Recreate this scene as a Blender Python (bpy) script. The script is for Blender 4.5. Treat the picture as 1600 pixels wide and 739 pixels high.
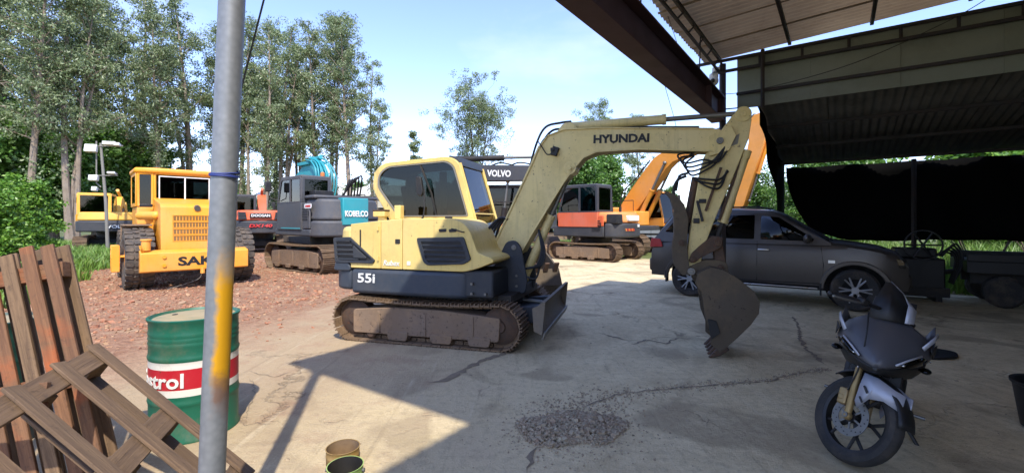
import bpy, bmesh, math, random
from mathutils import Vector as V, Matrix as MX, noise as mnoise
R = math.radians
random.seed(7)
for o in list(bpy.data.objects): bpy.data.objects.remove(o)
SC = bpy.context.scene
COL = SC.collection

# ------------------------------------------------------------------ camera
cd = bpy.data.cameras.new('camera'); cam = bpy.data.objects.new('camera', cd); COL.objects.link(cam)
cam.location = (0, 0, 1.6); cam.rotation_euler = (R(90), 0, 0)
cd.sensor_width = 36; cd.lens = 15.75; cd.shift_y = -0.0153; cd.clip_start = .05; cd.clip_end = 3000
SC.camera = cam
# ------------------------------------------------------------------ sky, sun, exposure
SUN_AZ = math.atan2(.31, -.95); SUN_EL = R(52)
wd = bpy.data.worlds.new('World'); SC.world = wd; wd.use_nodes = True
nt = wd.node_tree; nt.nodes.clear()
wo = nt.nodes.new('ShaderNodeOutputWorld'); bg = nt.nodes.new('ShaderNodeBackground')
sky = nt.nodes.new('ShaderNodeTexSky'); sky.sky_type = 'NISHITA'; sky.sun_disc = False
sky.sun_elevation = SUN_EL; sky.sun_rotation = SUN_AZ; sky.air_density = 1.0; sky.dust_density = .35; sky.ozone_density = 2.2
tc = nt.nodes.new('ShaderNodeTexCoord')
mp = nt.nodes.new('ShaderNodeMapping'); mp.inputs['Scale'].default_value = (1.6, 1.6, 4.2); mp.inputs['Location'].default_value = (3.3, .4, .2)
nz = nt.nodes.new('ShaderNodeTexNoise'); nz.inputs['Scale'].default_value = 1.5; nz.inputs['Detail'].default_value = 9; nz.inputs['Roughness'].default_value = .55
cr = nt.nodes.new('ShaderNodeValToRGB'); cr.color_ramp.elements[0].position = .56; cr.color_ramp.elements[1].position = 1.0
sx = nt.nodes.new('ShaderNodeSeparateXYZ')
mr = nt.nodes.new('ShaderNodeMapRange'); mr.inputs['From Min'].default_value = .75; mr.inputs['From Max'].default_value = .12; mr.inputs['To Min'].default_value = .12; mr.inputs['To Max'].default_value = .55
mu = nt.nodes.new('ShaderNodeMath'); mu.operation = 'MULTIPLY'
mx = nt.nodes.new('ShaderNodeMix'); mx.data_type = 'RGBA'; mx.inputs['B'].default_value = (4.6, 4.75, 4.9, 1)
L = nt.links.new
L(tc.outputs['Generated'], mp.inputs['Vector']); L(mp.outputs[0], nz.inputs['Vector']); L(nz.outputs['Fac'], cr.inputs[0])
L(tc.outputs['Generated'], sx.inputs[0]); L(sx.outputs['Z'], mr.inputs['Value']); L(cr.outputs[0], mu.inputs[0]); L(mr.outputs[0], mu.inputs[1])
L(mu.outputs[0], mx.inputs['Factor']); L(sky.outputs[0], mx.inputs['A']); tint = nt.nodes.new('ShaderNodeMix'); tint.data_type = 'RGBA'; tint.blend_type = 'MULTIPLY'; tint.inputs['Factor'].default_value = 1; tint.inputs['B'].default_value = (.94, .875, 1.02, 1)
L(mx.outputs['Result'], tint.inputs['A']); L(tint.outputs['Result'], bg.inputs['Color'])
bg.inputs['Strength'].default_value = .125
L(bg.outputs[0], wo.inputs[0])
sd = bpy.data.lights.new('sun', 'SUN'); sd.energy = 2.0; sd.angle = R(.8); sd.color = (1, .94, .84)
sun = bpy.data.objects.new('sun', sd); COL.objects.link(sun); sun.location = (3, -10, 14)
ldir = V((-math.sin(SUN_AZ)*math.cos(SUN_EL), -math.cos(SUN_AZ)*math.cos(SUN_EL), -math.sin(SUN_EL)))
sun.rotation_euler = ldir.to_track_quat('-Z', 'Y').to_euler()
vs = SC.view_settings
vs.view_transform = 'Standard'; vs.look = 'None'; vs.gamma = 1; vs.use_curve_mapping = False; vs.exposure = 1.74

# ------------------------------------------------------------------ helpers
def s(r, g, b):
    f = lambda c: ((c/255+.055)/1.055)**2.4 if c > 10 else c/255/12.92
    return (f(r), f(g), f(b), 1)
def newmat(name):
    m = bpy.data.materials.new(name); m.use_nodes = True
    return m, m.node_tree, m.node_tree.nodes['Principled BSDF']
def node(nt, typ, **kw):
    n = nt.nodes.new('ShaderNode'+typ)
    for k, v in kw.items():
        if k in n.inputs: n.inputs[k].default_value = v
        else: setattr(n, k, v)
    return n
def ramp(nt, src, p0, p1, c0=(0, 0, 0, 1), c1=(1, 1, 1, 1)):
    r = nt.nodes.new('ShaderNodeValToRGB'); e = r.color_ramp.elements
    e[0].position = p0; e[1].position = p1; e[0].color = c0; e[1].color = c1
    nt.links.new(src, r.inputs[0]); return r.outputs[0]
def mixc(nt, fac, a, b):
    m = nt.nodes.new('ShaderNodeMix'); m.data_type = 'RGBA'
    for k, v in (('Factor', fac), ('A', a), ('B', b)):
        if isinstance(v, (float, int, tuple)): m.inputs[k].default_value = v
        else: nt.links.new(v, m.inputs[k])
    return m.outputs['Result']
def math_(nt, op, a, b):
    m = nt.nodes.new('ShaderNodeMath'); m.operation = op
    for i, v in enumerate((a, b)):
        if isinstance(v, (float, int)): m.inputs[i].default_value = v
        else: nt.links.new(v, m.inputs[i])
    return m.outputs[0]
def coords(nt, rnd=True):
    t = nt.nodes.new('ShaderNodeTexCoord')
    if not rnd: return t.outputs['Object']
    oi = nt.nodes.new('ShaderNodeObjectInfo'); a = nt.nodes.new('ShaderNodeVectorMath'); a.operation = 'ADD'
    sc = nt.nodes.new('ShaderNodeMath'); sc.operation = 'MULTIPLY'; sc.inputs[1].default_value = 37
    nt.links.new(oi.outputs['Random'], sc.inputs[0]); nt.links.new(t.outputs['Object'], a.inputs[0]); nt.links.new(sc.outputs[0], a.inputs[1])
    return a.outputs[0]
def noise(nt, co, scale, detail=6, rough=.6, dist=0.):
    n = node(nt, 'TexNoise', Scale=scale, Detail=detail, Roughness=rough, Distortion=dist)
    nt.links.new(co, n.inputs['Vector']); return n.outputs['Fac']
def bump(nt, b, h, strength=.3, dist=.02):
    n = node(nt, 'Bump', Strength=strength, Distance=dist)
    nt.links.new(h, n.inputs['Height']); nt.links.new(n.outputs[0], b.inputs['Normal'])
def paint(name, col, rough=.45, dirt=.35, dcol=s(120, 98, 72), scale=2.5, metal=0., chips=None, chipcol=s(70, 45, 32), bmp=.12, spec=.5, fade=.12, streak=0.):
    """worn coating: base colour, faded patches, dusty film with its own shape, optional chips"""
    m, nt, b = newmat(name); co = coords(nt)
    n1 = noise(nt, co, scale, 8, .65); n2 = noise(nt, co, scale*7, 6, .7, .4); n3 = noise(nt, co, scale*.6, 3)
    c = mixc(nt, ramp(nt, n3, .35, .7), col, tuple(min(1, v*(1-fade)+fade*min(.55, 1.6*max(col[:3]))) for v in col[:3])+(1,))
    d = math_(nt, 'MULTIPLY', ramp(nt, math_(nt, 'ADD', math_(nt, 'MULTIPLY', n1, .7), math_(nt, 'MULTIPLY', n2, .3)), .46, .72), dirt)
    c = mixc(nt, d, c, dcol)
    if streak:
        mp_ = node(nt, 'Mapping'); mp_.inputs['Scale'].default_value = (9, 9, .7); nt.links.new(co, mp_.inputs[0])
        sk_ = noise(nt, mp_.outputs[0], 1.6, 6, .7)
        c = mixc(nt, math_(nt, 'MULTIPLY', ramp(nt, sk_, .54, .72), streak), c, tuple(v*.55 for v in dcol[:3])+(1,))
    if chips:
        n4 = noise(nt, co, scale*9, 8, .75)
        c = mixc(nt, ramp(nt, n4, 1-chips-.02, 1-chips+.02), c, chipcol)
    nt.links.new(c, b.inputs['Base Color'])
    rr = node(nt, 'MapRange'); rr.inputs['To Min'].default_value = rough*.8; rr.inputs['To Max'].default_value = min(1, rough+.35)
    nt.links.new(n1, rr.inputs['Value']); nt.links.new(rr.outputs[0], b.inputs['Roughness'])
    b.inputs['Metallic'].default_value = metal; b.inputs['Specular IOR Level'].default_value = spec
    if bmp: bump(nt, b, n2, bmp, .01)
    return m
def glass(name, tint=(.55, .6, .6, 1), rough=.02):
    m = bpy.data.materials.new(name); m.use_nodes = True; nt = m.node_tree; nt.nodes.clear()
    o = nt.nodes.new('ShaderNodeOutputMaterial'); t = node(nt, 'BsdfTransparent', Color=tint); g = node(nt, 'BsdfGlossy', Roughness=rough)
    lw = node(nt, 'LayerWeight', Blend=.5); mm = nt.nodes.new('ShaderNodeMixShader')
    f = math_(nt, 'ADD', math_(nt, 'MULTIPLY', math_(nt, 'POWER', lw.outputs['Facing'], 4.), .9), .035)
    nt.links.new(f, mm.inputs[0]); nt.links.new(t.outputs[0], mm.inputs[1]); nt.links.new(g.outputs[0], mm.inputs[2]); nt.links.new(mm.outputs[0], o.inputs[0])
    return m
def plain(name, col, rough=.5, metal=0., spec=.5):
    return paint(name, col, rough, .2, tuple(v*.6+.02 for v in col[:3])+(1,), 4, metal, None, bmp=.05, spec=spec, fade=.06)

def rp(pts, r=.05, n=4):
    """round the corners of a polygon; r may be one radius or one per corner"""
    out = []; N = len(pts)
    for i, p in enumerate(pts):
        rad = r[i] if isinstance(r, (list, tuple)) else r
        p = V(p); a = V(pts[i-1])-p; b = V(pts[(i+1) % N])-p
        k = min(rad, a.length*.48, b.length*.48)
        if k < 1e-4:
            out += [tuple(p)]*1; continue
        A = p+a.normalized()*k; B = p+b.normalized()*k
        for j in range(n+1):
            t = j/n; out.append(tuple(A*(1-t)**2+p*2*t*(1-t)+B*t*t))
    return out
AX = {'y': lambda p, t: (p[0], t, p[1]), 'z': lambda p, t: (p[0], p[1], t), 'x': lambda p, t: (t, p[0], p[1])}
class MB:
    def __init__(self): self.bm = bmesh.new()
    def face(self, pts):
        return self.bm.faces.new([self.bm.verts.new(p) for p in pts])
    def box(self, c, d, rot=None):
        m = MX.Translation(c)
        if rot: m = m @ (rot.to_4x4() if isinstance(rot, MX) else MX.Rotation(rot[2], 4, 'Z') @ MX.Rotation(rot[1], 4, 'Y') @ MX.Rotation(rot[0], 4, 'X'))
        bmesh.ops.create_cube(self.bm, size=1, matrix=m @ MX.Diagonal((d[0], d[1], d[2], 1))); return self
    def bb(self, a, b):
        return self.box([(a[i]+b[i])/2 for i in range(3)], [abs(b[i]-a[i]) for i in range(3)])
    def prism(self, pts, a, b, ax='y', pts2=None):
        f = AX[ax]; v1 = [self.bm.verts.new(f(p, a)) for p in pts]; v2 = [self.bm.verts.new(f(p, b)) for p in (pts2 or pts)]
        n = len(pts); self.bm.faces.new(v1); self.bm.faces.new(v2[::-1])
        for i in range(n): self.bm.faces.new((v1[i], v1[(i+1) % n], v2[(i+1) % n], v2[i]))
        return self
    def ring(self, po, pi, a, b, ax='y'):
        f = AX[ax]; n = len(po); g = lambda ps, t: [self.bm.verts.new(f(p, t)) for p in ps]
        o1, i1, o2, i2 = g(po, a), g(pi, a), g(po, b), g(pi, b)
        for i in range(n):
            j = (i+1) % n
            for q in ((o1[i], o1[j], i1[j], i1[i]), (o2[j], o2[i], i2[i], i2[j]), (o1[j], o1[i], o2[i], o2[j]), (i1[i], i1[j], i2[j], i2[i])): self.bm.faces.new(q)
        return self
    def tube(self, path, r, n=8, caps=True, flat=None):
        path = [V(p) for p in path]; rings = []; N = len(path); up = None
        for i, p in enumerate(path):
            t = (path[min(i+1, N-1)]-path[max(i-1, 0)]).normalized()
            if up is None: up = V((0, 0, 1)) if abs(t.z) < .9 else V((0, 1, 0))
            sd = t.cross(up).normalized(); up = sd.cross(t).normalized()
            rr = r[i] if isinstance(r, (list, tuple)) else r
            rings.append([self.bm.verts.new(p+(sd*math.cos(2*math.pi*k/n)+up*math.sin(2*math.pi*k/n)*(flat or 1))*rr) for k in range(n)])
        for a, b in zip(rings, rings[1:]):
            for k in range(n): self.bm.faces.new((a[k], a[(k+1) % n], b[(k+1) % n], b[k]))
        if caps: self.bm.faces.new(rings[0][::-1]); self.bm.faces.new(rings[-1])
        return self
    def cyl(self, p0, p1, r, r1=None, n=16): return self.tube([p0, p1], [r, r if r1 is None else r1], n)
    def lathe(self, prof, c=(0, 0, 0), ax='z', n=24, close=False):
        """prof: list of (radius, height along the axis)"""
        rings = []
        def pt(a, r, h):
            u, v = r*math.cos(a), r*math.sin(a)
            return V(c)+V({'z': (u, v, h), 'y': (u, h, v), 'x': (h, u, v)}[ax])
        for r, h in prof: rings.append([self.bm.verts.new(pt(2*math.pi*k/n, r, h)) for k in range(n)])
        pairs = list(zip(rings, rings[1:]))
        if close: pairs.append((rings[-1], rings[0]))
        for a, b in pairs:
            for k in range(n): self.bm.faces.new((a[k], a[(k+1) % n], b[(k+1) % n], b[k]))
        if not close:
            if prof[0][0] > 1e-4: self.bm.faces.new(rings[0])
            if prof[-1][0] > 1e-4: self.bm.faces.new(rings[-1])
        return self
    def sph(self, c, r, u=14, v=9):
        m = MX.Translation(c) @ MX.Diagonal(((r, r, r) if isinstance(r, (int, float)) else tuple(r))+(1,))
        bmesh.ops.create_uvsphere(self.bm, u_segments=u, v_segments=v, radius=1, matrix=m); return self
    def mesh(self, smooth=35):
        bm = self.bm; bmesh.ops.remove_doubles(bm, verts=bm.verts, dist=1e-5)
        bmesh.ops.recalc_face_normals(bm, faces=bm.faces)
        me = bpy.data.meshes.new('mesh'); bm.to_mesh(me); bm.free()
        if smooth:
            for p in me.polygons: p.use_smooth = True
            me.set_sharp_from_angle(angle=R(smooth))
        return me
    def build(self, name, mat, parent=None, bevel=0, seg=2, smooth=35):
        return obj(name, self.mesh(smooth), mat, parent, bevel, seg)
def obj(name, me, mat, parent=None, bevel=0, seg=2):
    me.name = name; o = bpy.data.objects.new(name, me); COL.objects.link(o)
    if not me.materials and mat: me.materials.append(mat)
    if parent: o.parent = parent
    if bevel:
        b = o.modifiers.new('edge', 'BEVEL'); b.width = bevel; b.segments = seg; b.limit_method = 'ANGLE'; b.angle_limit = R(34)
    return o
def tag(o, label, cat, group=None):
    o['label'] = label; o['category'] = cat
    if group: o['group'] = group
    return o
def thing(name, label, cat, loc=(0, 0, 0), rz=0., group=None):
    o = bpy.data.objects.new(name, None); COL.objects.link(o); o.location = loc; o.rotation_euler = (0, 0, rz); o.empty_display_size = .2
    return tag(o, label, cat, group)
def kind(o, k): o['kind'] = k; return o
def inst(o, parent, loc=(0, 0, 0), rot=(0, 0, 0), scl=None):
    c = o.copy(); COL.objects.link(c); c.parent = parent; c.location = loc; c.rotation_euler = rot
    if scl: c.scale = scl
    return c
def text(body, mat, parent, w, h, loc, rot, ext=.004, off=.0, name='lettering', shear=0.):
    """flat lettering fitted to w x h metres, centred on loc"""
    cu = bpy.data.curves.new(name, 'FONT'); cu.body = body; cu.extrude = .01; cu.offset = off; cu.resolution_u = 3; cu.shear = shear
    t = bpy.data.objects.new(name, cu); COL.objects.link(t)
    me = bpy.data.meshes.new_from_object(t); bpy.data.objects.remove(t)
    xs = [v.co.x for v in me.vertices]; ys = [v.co.y for v in me.vertices]
    cx, cy, sx_, sy_ = (min(xs)+max(xs))/2, (min(ys)+max(ys))/2, w/(max(xs)-min(xs)), h/(max(ys)-min(ys))
    for v in me.vertices: v.co = V(((v.co.x-cx)*sx_, (v.co.y-cy)*sy_, v.co.z/.01*ext))
    me.materials.clear(); o = obj(name, me, mat, parent); o.location = loc; o.rotation_euler = rot
    return o
def bez(p, n=14):
    """smooth path through points (Catmull-Rom)"""
    p = [V(q) for q in p]; P = [p[0]*2-p[1]]+p+[p[-1]*2-p[-2]]; out = []
    for i in range(1, len(P)-2):
        for j in range(n):
            t = j/n; a, b, c, d = P[i-1:i+3]
            out.append(.5*((2*b)+(c-a)*t+(2*a-5*b+4*c-d)*t*t+(3*b-a-3*c+d)*t**3))
    return out+[p[-1]]

# ------------------------------------------------------------------ shared materials
M = {}
M['rust_steel'] = paint('rusty_steel', s(74, 58, 46), .7, .7, s(122, 92, 66), 3, .3, .42, s(96, 62, 42), bmp=.5)
M['mud_brown'] = paint('dusty_brown_steel', s(120, 98, 76), .85, .8, s(156, 126, 94), 2.5, .1, .4, s(60, 48, 40), bmp=.5)
M['shoe'] = paint('track_shoe_steel', s(112, 90, 66), .75, .8, s(150, 122, 92), 6, .25, .42, s(64, 50, 40), bmp=.4)
M['dark_steel'] = paint('dark_steel', s(38, 38, 38), .5, .5, s(92, 80, 66), 4, .4)
M['black'] = paint('black_plastic', s(24, 24, 25), .5, .3, s(80, 72, 62), 4)
M['hose'] = plain('black_hose', s(22, 22, 23), .45)
M['rubber'] = paint('tyre_rubber', s(38, 37, 36), .85, .6, s(112, 98, 80), 5)
M['chrome'] = plain('chrome', s(200, 200, 200), .15, 1.)
M['pin'] = plain('pin_steel', s(120, 118, 112), .4, .8)
M['white'] = paint('white_paint', s(220, 220, 214), .5, .25)
M['blacktext'] = plain('black_letter', s(22, 22, 22), .5)
M['glass'] = glass('cab_glass', (.32, .37, .36, 1)); M['midglass'] = glass('smoked_glass', (.2, .23, .24, 1))
M['dkglass'] = glass('tinted_glass', (.10, .11, .12, 1))
M['seat'] = plain('seat_fabric', s(34, 34, 36), .9)
M['red'] = plain('red_plastic', s(170, 30, 24), .25)
M['amber'] = plain('amber_plastic', s(190, 110, 40), .4)
# ================================================================== ground
def ground_mat():
    m, nt, b = newmat('yard_ground'); co = coords(nt, False)
    sp = nt.nodes.new('ShaderNodeSeparateXYZ'); nt.links.new(co, sp.inputs[0]); X, Y = sp.outputs[0], sp.outputs[1]
    nb = noise(nt, co, .55, 6, .6); nm = noise(nt, co, 2.2, 8, .65); nf = noise(nt, co, 14, 8, .7); ng = noise(nt, co, 70, 4, .7)
    # grey concrete with stains
    conc = mixc(nt, ramp(nt, nm, .32, .7), s(190, 171, 132), s(221, 204, 164))
    conc = mixc(nt, math_(nt, 'MULTIPLY', ramp(nt, nf, .48, .68), .6), conc, s(152, 137, 110))
    conc = mixc(nt, math_(nt, 'MULTIPLY', ramp(nt, ng, .52, .7), .5), conc, s(226, 212, 180))
    st = noise(nt, co, .9, 4, .5, 1.2)
    conc = mixc(nt, math_(nt, 'MULTIPLY', ramp(nt, st, .54, .64), .5), conc, s(128, 112, 88))
    vo = node(nt, 'TexVoronoi', Scale=.42, feature='DISTANCE_TO_EDGE'); wv = nt.nodes.new('ShaderNodeVectorMath'); wv.operation = 'ADD'
    nv = node(nt, 'TexNoise', Scale=2.4, Detail=6, Roughness=.65); nt.links.new(co, nv.inputs['Vector'])
    sc = nt.nodes.new('ShaderNodeVectorMath'); sc.operation = 'SCALE'; sc.inputs['Scale'].default_value = .75; nt.links.new(nv.outputs['Color'], sc.inputs[0])
    nt.links.new(co, wv.inputs[0]); nt.links.new(sc.outputs[0], wv.inputs[1]); nt.links.new(wv.outputs[0], vo.inputs['Vector'])
    crk = ramp(nt, vo.outputs['Distance'], .002, .010, (1, 1, 1, 1), (0, 0, 0, 1))
    crk = math_(nt, 'MULTIPLY', crk, ramp(nt, nb, .46, .6))
    conc = mixc(nt, math_(nt, 'MULTIPLY', crk, .45), conc, s(84, 72, 58))
    # tan dust and dried mud over it, thicker towards the open yard (left)
    d0 = math_(nt, 'ADD', math_(nt, 'MULTIPLY', math_(nt, 'ADD', X, .6), -.22), math_(nt, 'MULTIPLY', Y, .03))
    dm = ramp(nt, math_(nt, 'ADD', math_(nt, 'ADD', d0, -.25), math_(nt, 'MULTIPLY', math_(nt, 'ADD', nm, nb), .62)), .3, .85)
    dust = mixc(nt, ramp(nt, nf, .35, .7), s(146, 124, 96), s(172, 150, 120))
    dust = mixc(nt, math_(nt, 'MULTIPLY', ramp(nt, nm, .52, .68), .7), dust, s(136, 102, 80))
    dust = mixc(nt, math_(nt, 'MULTIPLY', ramp(nt, ng, .55, .68), .6), dust, s(192, 174, 144))
    dust = mixc(nt, math_(nt, 'MULTIPLY', ramp(nt, math_(nt, 'MULTIPLY', ng, nf), .30, .37), .6), dust, s(112, 92, 74))
    c = mixc(nt, math_(nt, 'MULTIPLY', dm, .85), conc, dust)
    # scuffs along the driving direction, oil drops, pale scrapes
    ms = node(nt, 'Mapping'); ms.inputs['Rotation'].default_value = (0, 0, R(62)); ms.inputs['Scale'].default_value = (5.5, .35, 1); nt.links.new(co, ms.inputs[0])
    sc1 = noise(nt, ms.outputs[0], 1.5, 7, .7); ms2 = node(nt, 'Mapping'); ms2.inputs['Rotation'].default_value = (0, 0, R(-28)); ms2.inputs['Scale'].default_value = (7, .5, 1); nt.links.new(co, ms2.inputs[0]); sc2 = noise(nt, ms2.outputs[0], 1.3, 7, .7)
    c = mixc(nt, math_(nt, 'MULTIPLY', ramp(nt, sc1, .56, .70), .35), c, s(116, 100, 78)); c = mixc(nt, math_(nt, 'MULTIPLY', ramp(nt, sc2, .58, .72), .35), c, s(222, 208, 178))
    vd = node(nt, 'TexVoronoi', Scale=3.2); nt.links.new(co, vd.inputs['Vector']); dr = math_(nt, 'MULTIPLY', ramp(nt, vd.outputs['Distance'], .03, .07, (1, 1, 1, 1), (0, 0, 0, 1)), ramp(nt, vd.outputs['Color'], .55, .6))
    c = mixc(nt, math_(nt, 'MULTIPLY', dr, .55), c, s(74, 64, 52))
    # crushed red brick zone
    rz = math_(nt, 'ADD', math_(nt, 'ADD', math_(nt, 'MULTIPLY', X, -1.), -4.9), math_(nt, 'MULTIPLY', Y, .22))
    rz = math_(nt, 'ADD', rz, math_(nt, 'MULTIPLY', math_(nt, 'ADD', nb, nm), 2.2))
    rm = ramp(nt, math_(nt, 'MULTIPLY', rz, .25), .42, .78)
    v2 = node(nt, 'TexVoronoi', Scale=11., Randomness=1.); nt.links.new(wv.outputs[0], v2.inputs['Vector'])
    rb = ramp(nt, v2.outputs['Color'], .1, .9, s(122, 82, 58), s(172, 132, 102))
    rb = mixc(nt, ramp(nt, nf, .4, .7), rb, s(150, 116, 88))
    rb = mixc(nt, ramp(nt, nm, .52, .7), rb, s(172, 144, 112))
    c = mixc(nt, rm, c, rb)
    # grassy soil far left and far behind
    gz = math_(nt, 'MAXIMUM', math_(nt, 'ADD', math_(nt, 'ADD', math_(nt, 'MULTIPLY', X, -1.), -4.2), math_(nt, 'MULTIPLY', Y, -.64)), math_(nt, 'MAXIMUM', math_(nt, 'ADD', Y, -38.), math_(nt, 'ADD', math_(nt, 'MULTIPLY', X, 1.), math_(nt, 'ADD', math_(nt, 'MULTIPLY', Y, .9), -22.))))
    gm = ramp(nt, math_(nt, 'ADD', math_(nt, 'MULTIPLY', gz, .3), math_(nt, 'MULTIPLY', nm, .8)), .35, .7)
    gr = mixc(nt, ramp(nt, nf, .35, .7), s(66, 78, 36), s(112, 116, 62))
    c = mixc(nt, gm, c, gr)
    nt.links.new(c, b.inputs['Base Color'])
    rr = node(nt, 'MapRange'); rr.inputs['To Min'].default_value = .72; rr.inputs['To Max'].default_value = .98; nt.links.new(nm, rr.inputs[0]); nt.links.new(rr.outputs[0], b.inputs['Roughness'])
    b.inputs['Specular IOR Level'].default_value = .35
    h = math_(nt, 'ADD', math_(nt, 'MULTIPLY', nf, .6), math_(nt, 'MULTIPLY', ng, .3))
    h = math_(nt, 'SUBTRACT', h, math_(nt, 'MULTIPLY', crk, .8))
    h = math_(nt, 'ADD', h, math_(nt, 'MULTIPLY', math_(nt, 'MULTIPLY', v2.outputs['Distance'], rm), 1.2))
    bump(nt, b, h, .8, .035)
    return m
def sst(a, b, x):
    t = max(0, min(1, (x-a)/(b-a))); return t*t*(3-2*t)
def red_mask(x, y): return sst(.3, 2.2, -x-4.4+.22*y+mnoise.noise((x*.5, y*.5, 0))*1.6)
def gh(x, y):
    """ground height: flat slab under the shed, lumpy where the brick rubble lies"""
    r = red_mask(x, y)*(1-sst(40, 70, math.hypot(x, y)))
    return r*(.016*mnoise.noise((x*1.1, y*1.1, 3))+.014*mnoise.noise((x*4, y*4, 1)))-.004*abs(mnoise.noise((x*.7, y*.7, 8)))
def axis(lo, hi, f0, f1, st):
    a = [f0+st*i for i in range(int((f1-f0)/st)+1)]; k = st
    up = [];  q = a[-1]
    while q < hi: k *= 1.28; q += k; up.append(q)
    dn = []; q = a[0]; k = st
    while q > lo: k *= 1.28; q -= k; dn.append(q)
    return dn[::-1]+a+up
xs = axis(-1500, 1500, -17, 9, .14); ys = axis(-300, 2500, -1, 24, .14)
vv = [(x, y, gh(x, y)) for y in ys for x in xs]; nx = len(xs)
ff = [(j*nx+i, j*nx+i+1, (j+1)*nx+i+1, (j+1)*nx+i) for j in range(len(ys)-1) for i in range(nx-1)]
me = bpy.data.meshes.new('ground'); me.from_pydata(vv, [], ff); me.update()
for p in me.polygons: p.use_smooth = True
GM = ground_mat()
ground = kind(obj('ground', me, GM), 'structure')

def chip_mesh(pts, name, mat, parent=None, seed=1):
    """many small angular fragments in one mesh: pts = (x, y, z, size, flatness)"""
    rnd = random.Random(seed); vs_, fs_ = [], []
    base = [(-1, -1, -1), (1, -1, -1), (1, 1, -1), (-1, 1, -1), (-1, -1, 1), (1, -1, 1), (1, 1, 1), (-1, 1, 1)]
    fc = [(0, 3, 2, 1), (4, 5, 6, 7), (0, 1, 5, 4), (1, 2, 6, 5), (2, 3, 7, 6), (3, 0, 4, 7)]
    for (x, y, z, r, fl) in pts:
        a = rnd.uniform(0, 6.28); tx = rnd.gauss(0, .35); ty = rnd.gauss(0, .35); k = len(vs_); el = rnd.uniform(.6, 1.5)
        m = MX.Rotation(a, 3, 'Z') @ MX.Rotation(tx, 3, 'X') @ MX.Rotation(ty, 3, 'Y')
        for bx_ in base:
            j = [rnd.uniform(.55, 1.05) for _ in range(3)]
            p = m @ V((bx_[0]*r*el*j[0], bx_[1]*r*j[1], bx_[2]*r*fl*j[2])); vs_.append((p.x+x, p.y+y, p.z+z+r*fl*.3))
        fs_ += [tuple(q+k for q in f) for f in fc]
    me = bpy.data.meshes.new(name); me.from_pydata(vs_, [], fs_); me.update()
    o = obj(name, me, mat, parent); return o
def island_mat(name, cols, rough=.9):
    m, nt, b = newmat(name); g = nt.nodes.new('ShaderNodeNewGeometry')
    r = nt.nodes.new('ShaderNodeValToRGB'); e = r.color_ramp.elements; r.color_ramp.interpolation = 'LINEAR'
    e[0].color = cols[0]; e[-1].color = cols[-1]
    for i, c in enumerate(cols[1:-1]): q = e.new((i+1)/(len(cols)-1)); q.color = c
    nt.links.new(g.outputs['Random Per Island'], r.inputs[0])
    co = coords(nt, False); n = noise(nt, co, 18, 5, .7)
    nt.links.new(mixc(nt, ramp(nt, n, .4, .8), r.outputs[0], s(150, 122, 98)), b.inputs['Base Color']); b.inputs['Roughness'].default_value = rough
    bump(nt, b, n, .4, .01); return m
M['brickchips'] = island_mat('brick_rubble', [s(148, 88, 60), s(168, 112, 80), s(126, 80, 58), s(180, 148, 112), s(152, 96, 66), s(144, 122, 96)])
M['gravel'] = island_mat('grey_gravel', [s(122, 112, 92), s(166, 154, 128), s(142, 130, 106), s(188, 176, 148)])
rnd = random.Random(3); pts = []
while len(pts) < 12000:
    d = 3.5+18*rnd.random()**1.5; x = rnd.uniform(-17, 0)
    if x/d < -1.25 or rnd.random() > red_mask(x, d)**1.5 or x < -.64*d-5: continue
    r = min(.055, .007+.012*rnd.random()+.026*rnd.random()**7)*(1+.02*d)
    pts.append((x, d, gh(x, d), r, rnd.uniform(.35, .8)))
kind(chip_mesh(pts, 'brick_rubble', M['brickchips']), 'stuff')
# gravel heap on the slab and loose stones along the broken joint
rnd = random.Random(5); pts = []
def gpt(x, y, z=0): d = 1120/(y-345); return ((x-800)/700*d, d)
cx, cy = gpt(893, 668)
while len(pts) < 2600:
    a = rnd.uniform(0, 6.283); q = math.sqrt(rnd.random()); ra = .36*(1+.18*math.sin(2*a+1)+.1*math.sin(5*a))
    x, y = cx+q*ra*math.cos(a)*1.05, cy+q*ra*math.sin(a)*.9
    pts.append((x, y, .035*(1-q*q), rnd.uniform(.005, .012)+(.012 if rnd.random() < .02 else 0), rnd.uniform(.6, .9)))
for i in range(700):
    a = rnd.uniform(0, 6.283); q = abs(rnd.gauss(.36, .16)); pts.append((cx+q*math.cos(a)*1.1, cy+q*math.sin(a), -.002, rnd.uniform(.003, .008), .7))
JO = [(850, 690), (880, 640), (960, 618), (1040, 608), (1130, 600), (1200, 594), (1260, 580), (1290, 577)]
for (a, b) in zip(JO, JO[1:]):
    (ax_, ay), (bx_, by) = gpt(*a), gpt(*b)
    w = .16 if a[0] < 950 else (.09 if a[0] < 1100 else .035)
    for i in range(330 if a[0] < 950 else 150):
        t = rnd.random(); pts.append((ax_+(bx_-ax_)*t+rnd.gauss(0, w), ay+(by-ay)*t+rnd.gauss(0, w*.8), 0, rnd.uniform(.003, .009), .7))
for i in range(1100):
    x, y = rnd.uniform(-3.8, 4.5), 2.4+7*rnd.random()**1.4; pts.append((x, y, -.003, rnd.uniform(.0025, .007)+(.007 if rnd.random() < .05 else 0), .6))
kind(chip_mesh(pts, 'loose_gravel', M['gravel'], seed=9), 'stuff')
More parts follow.
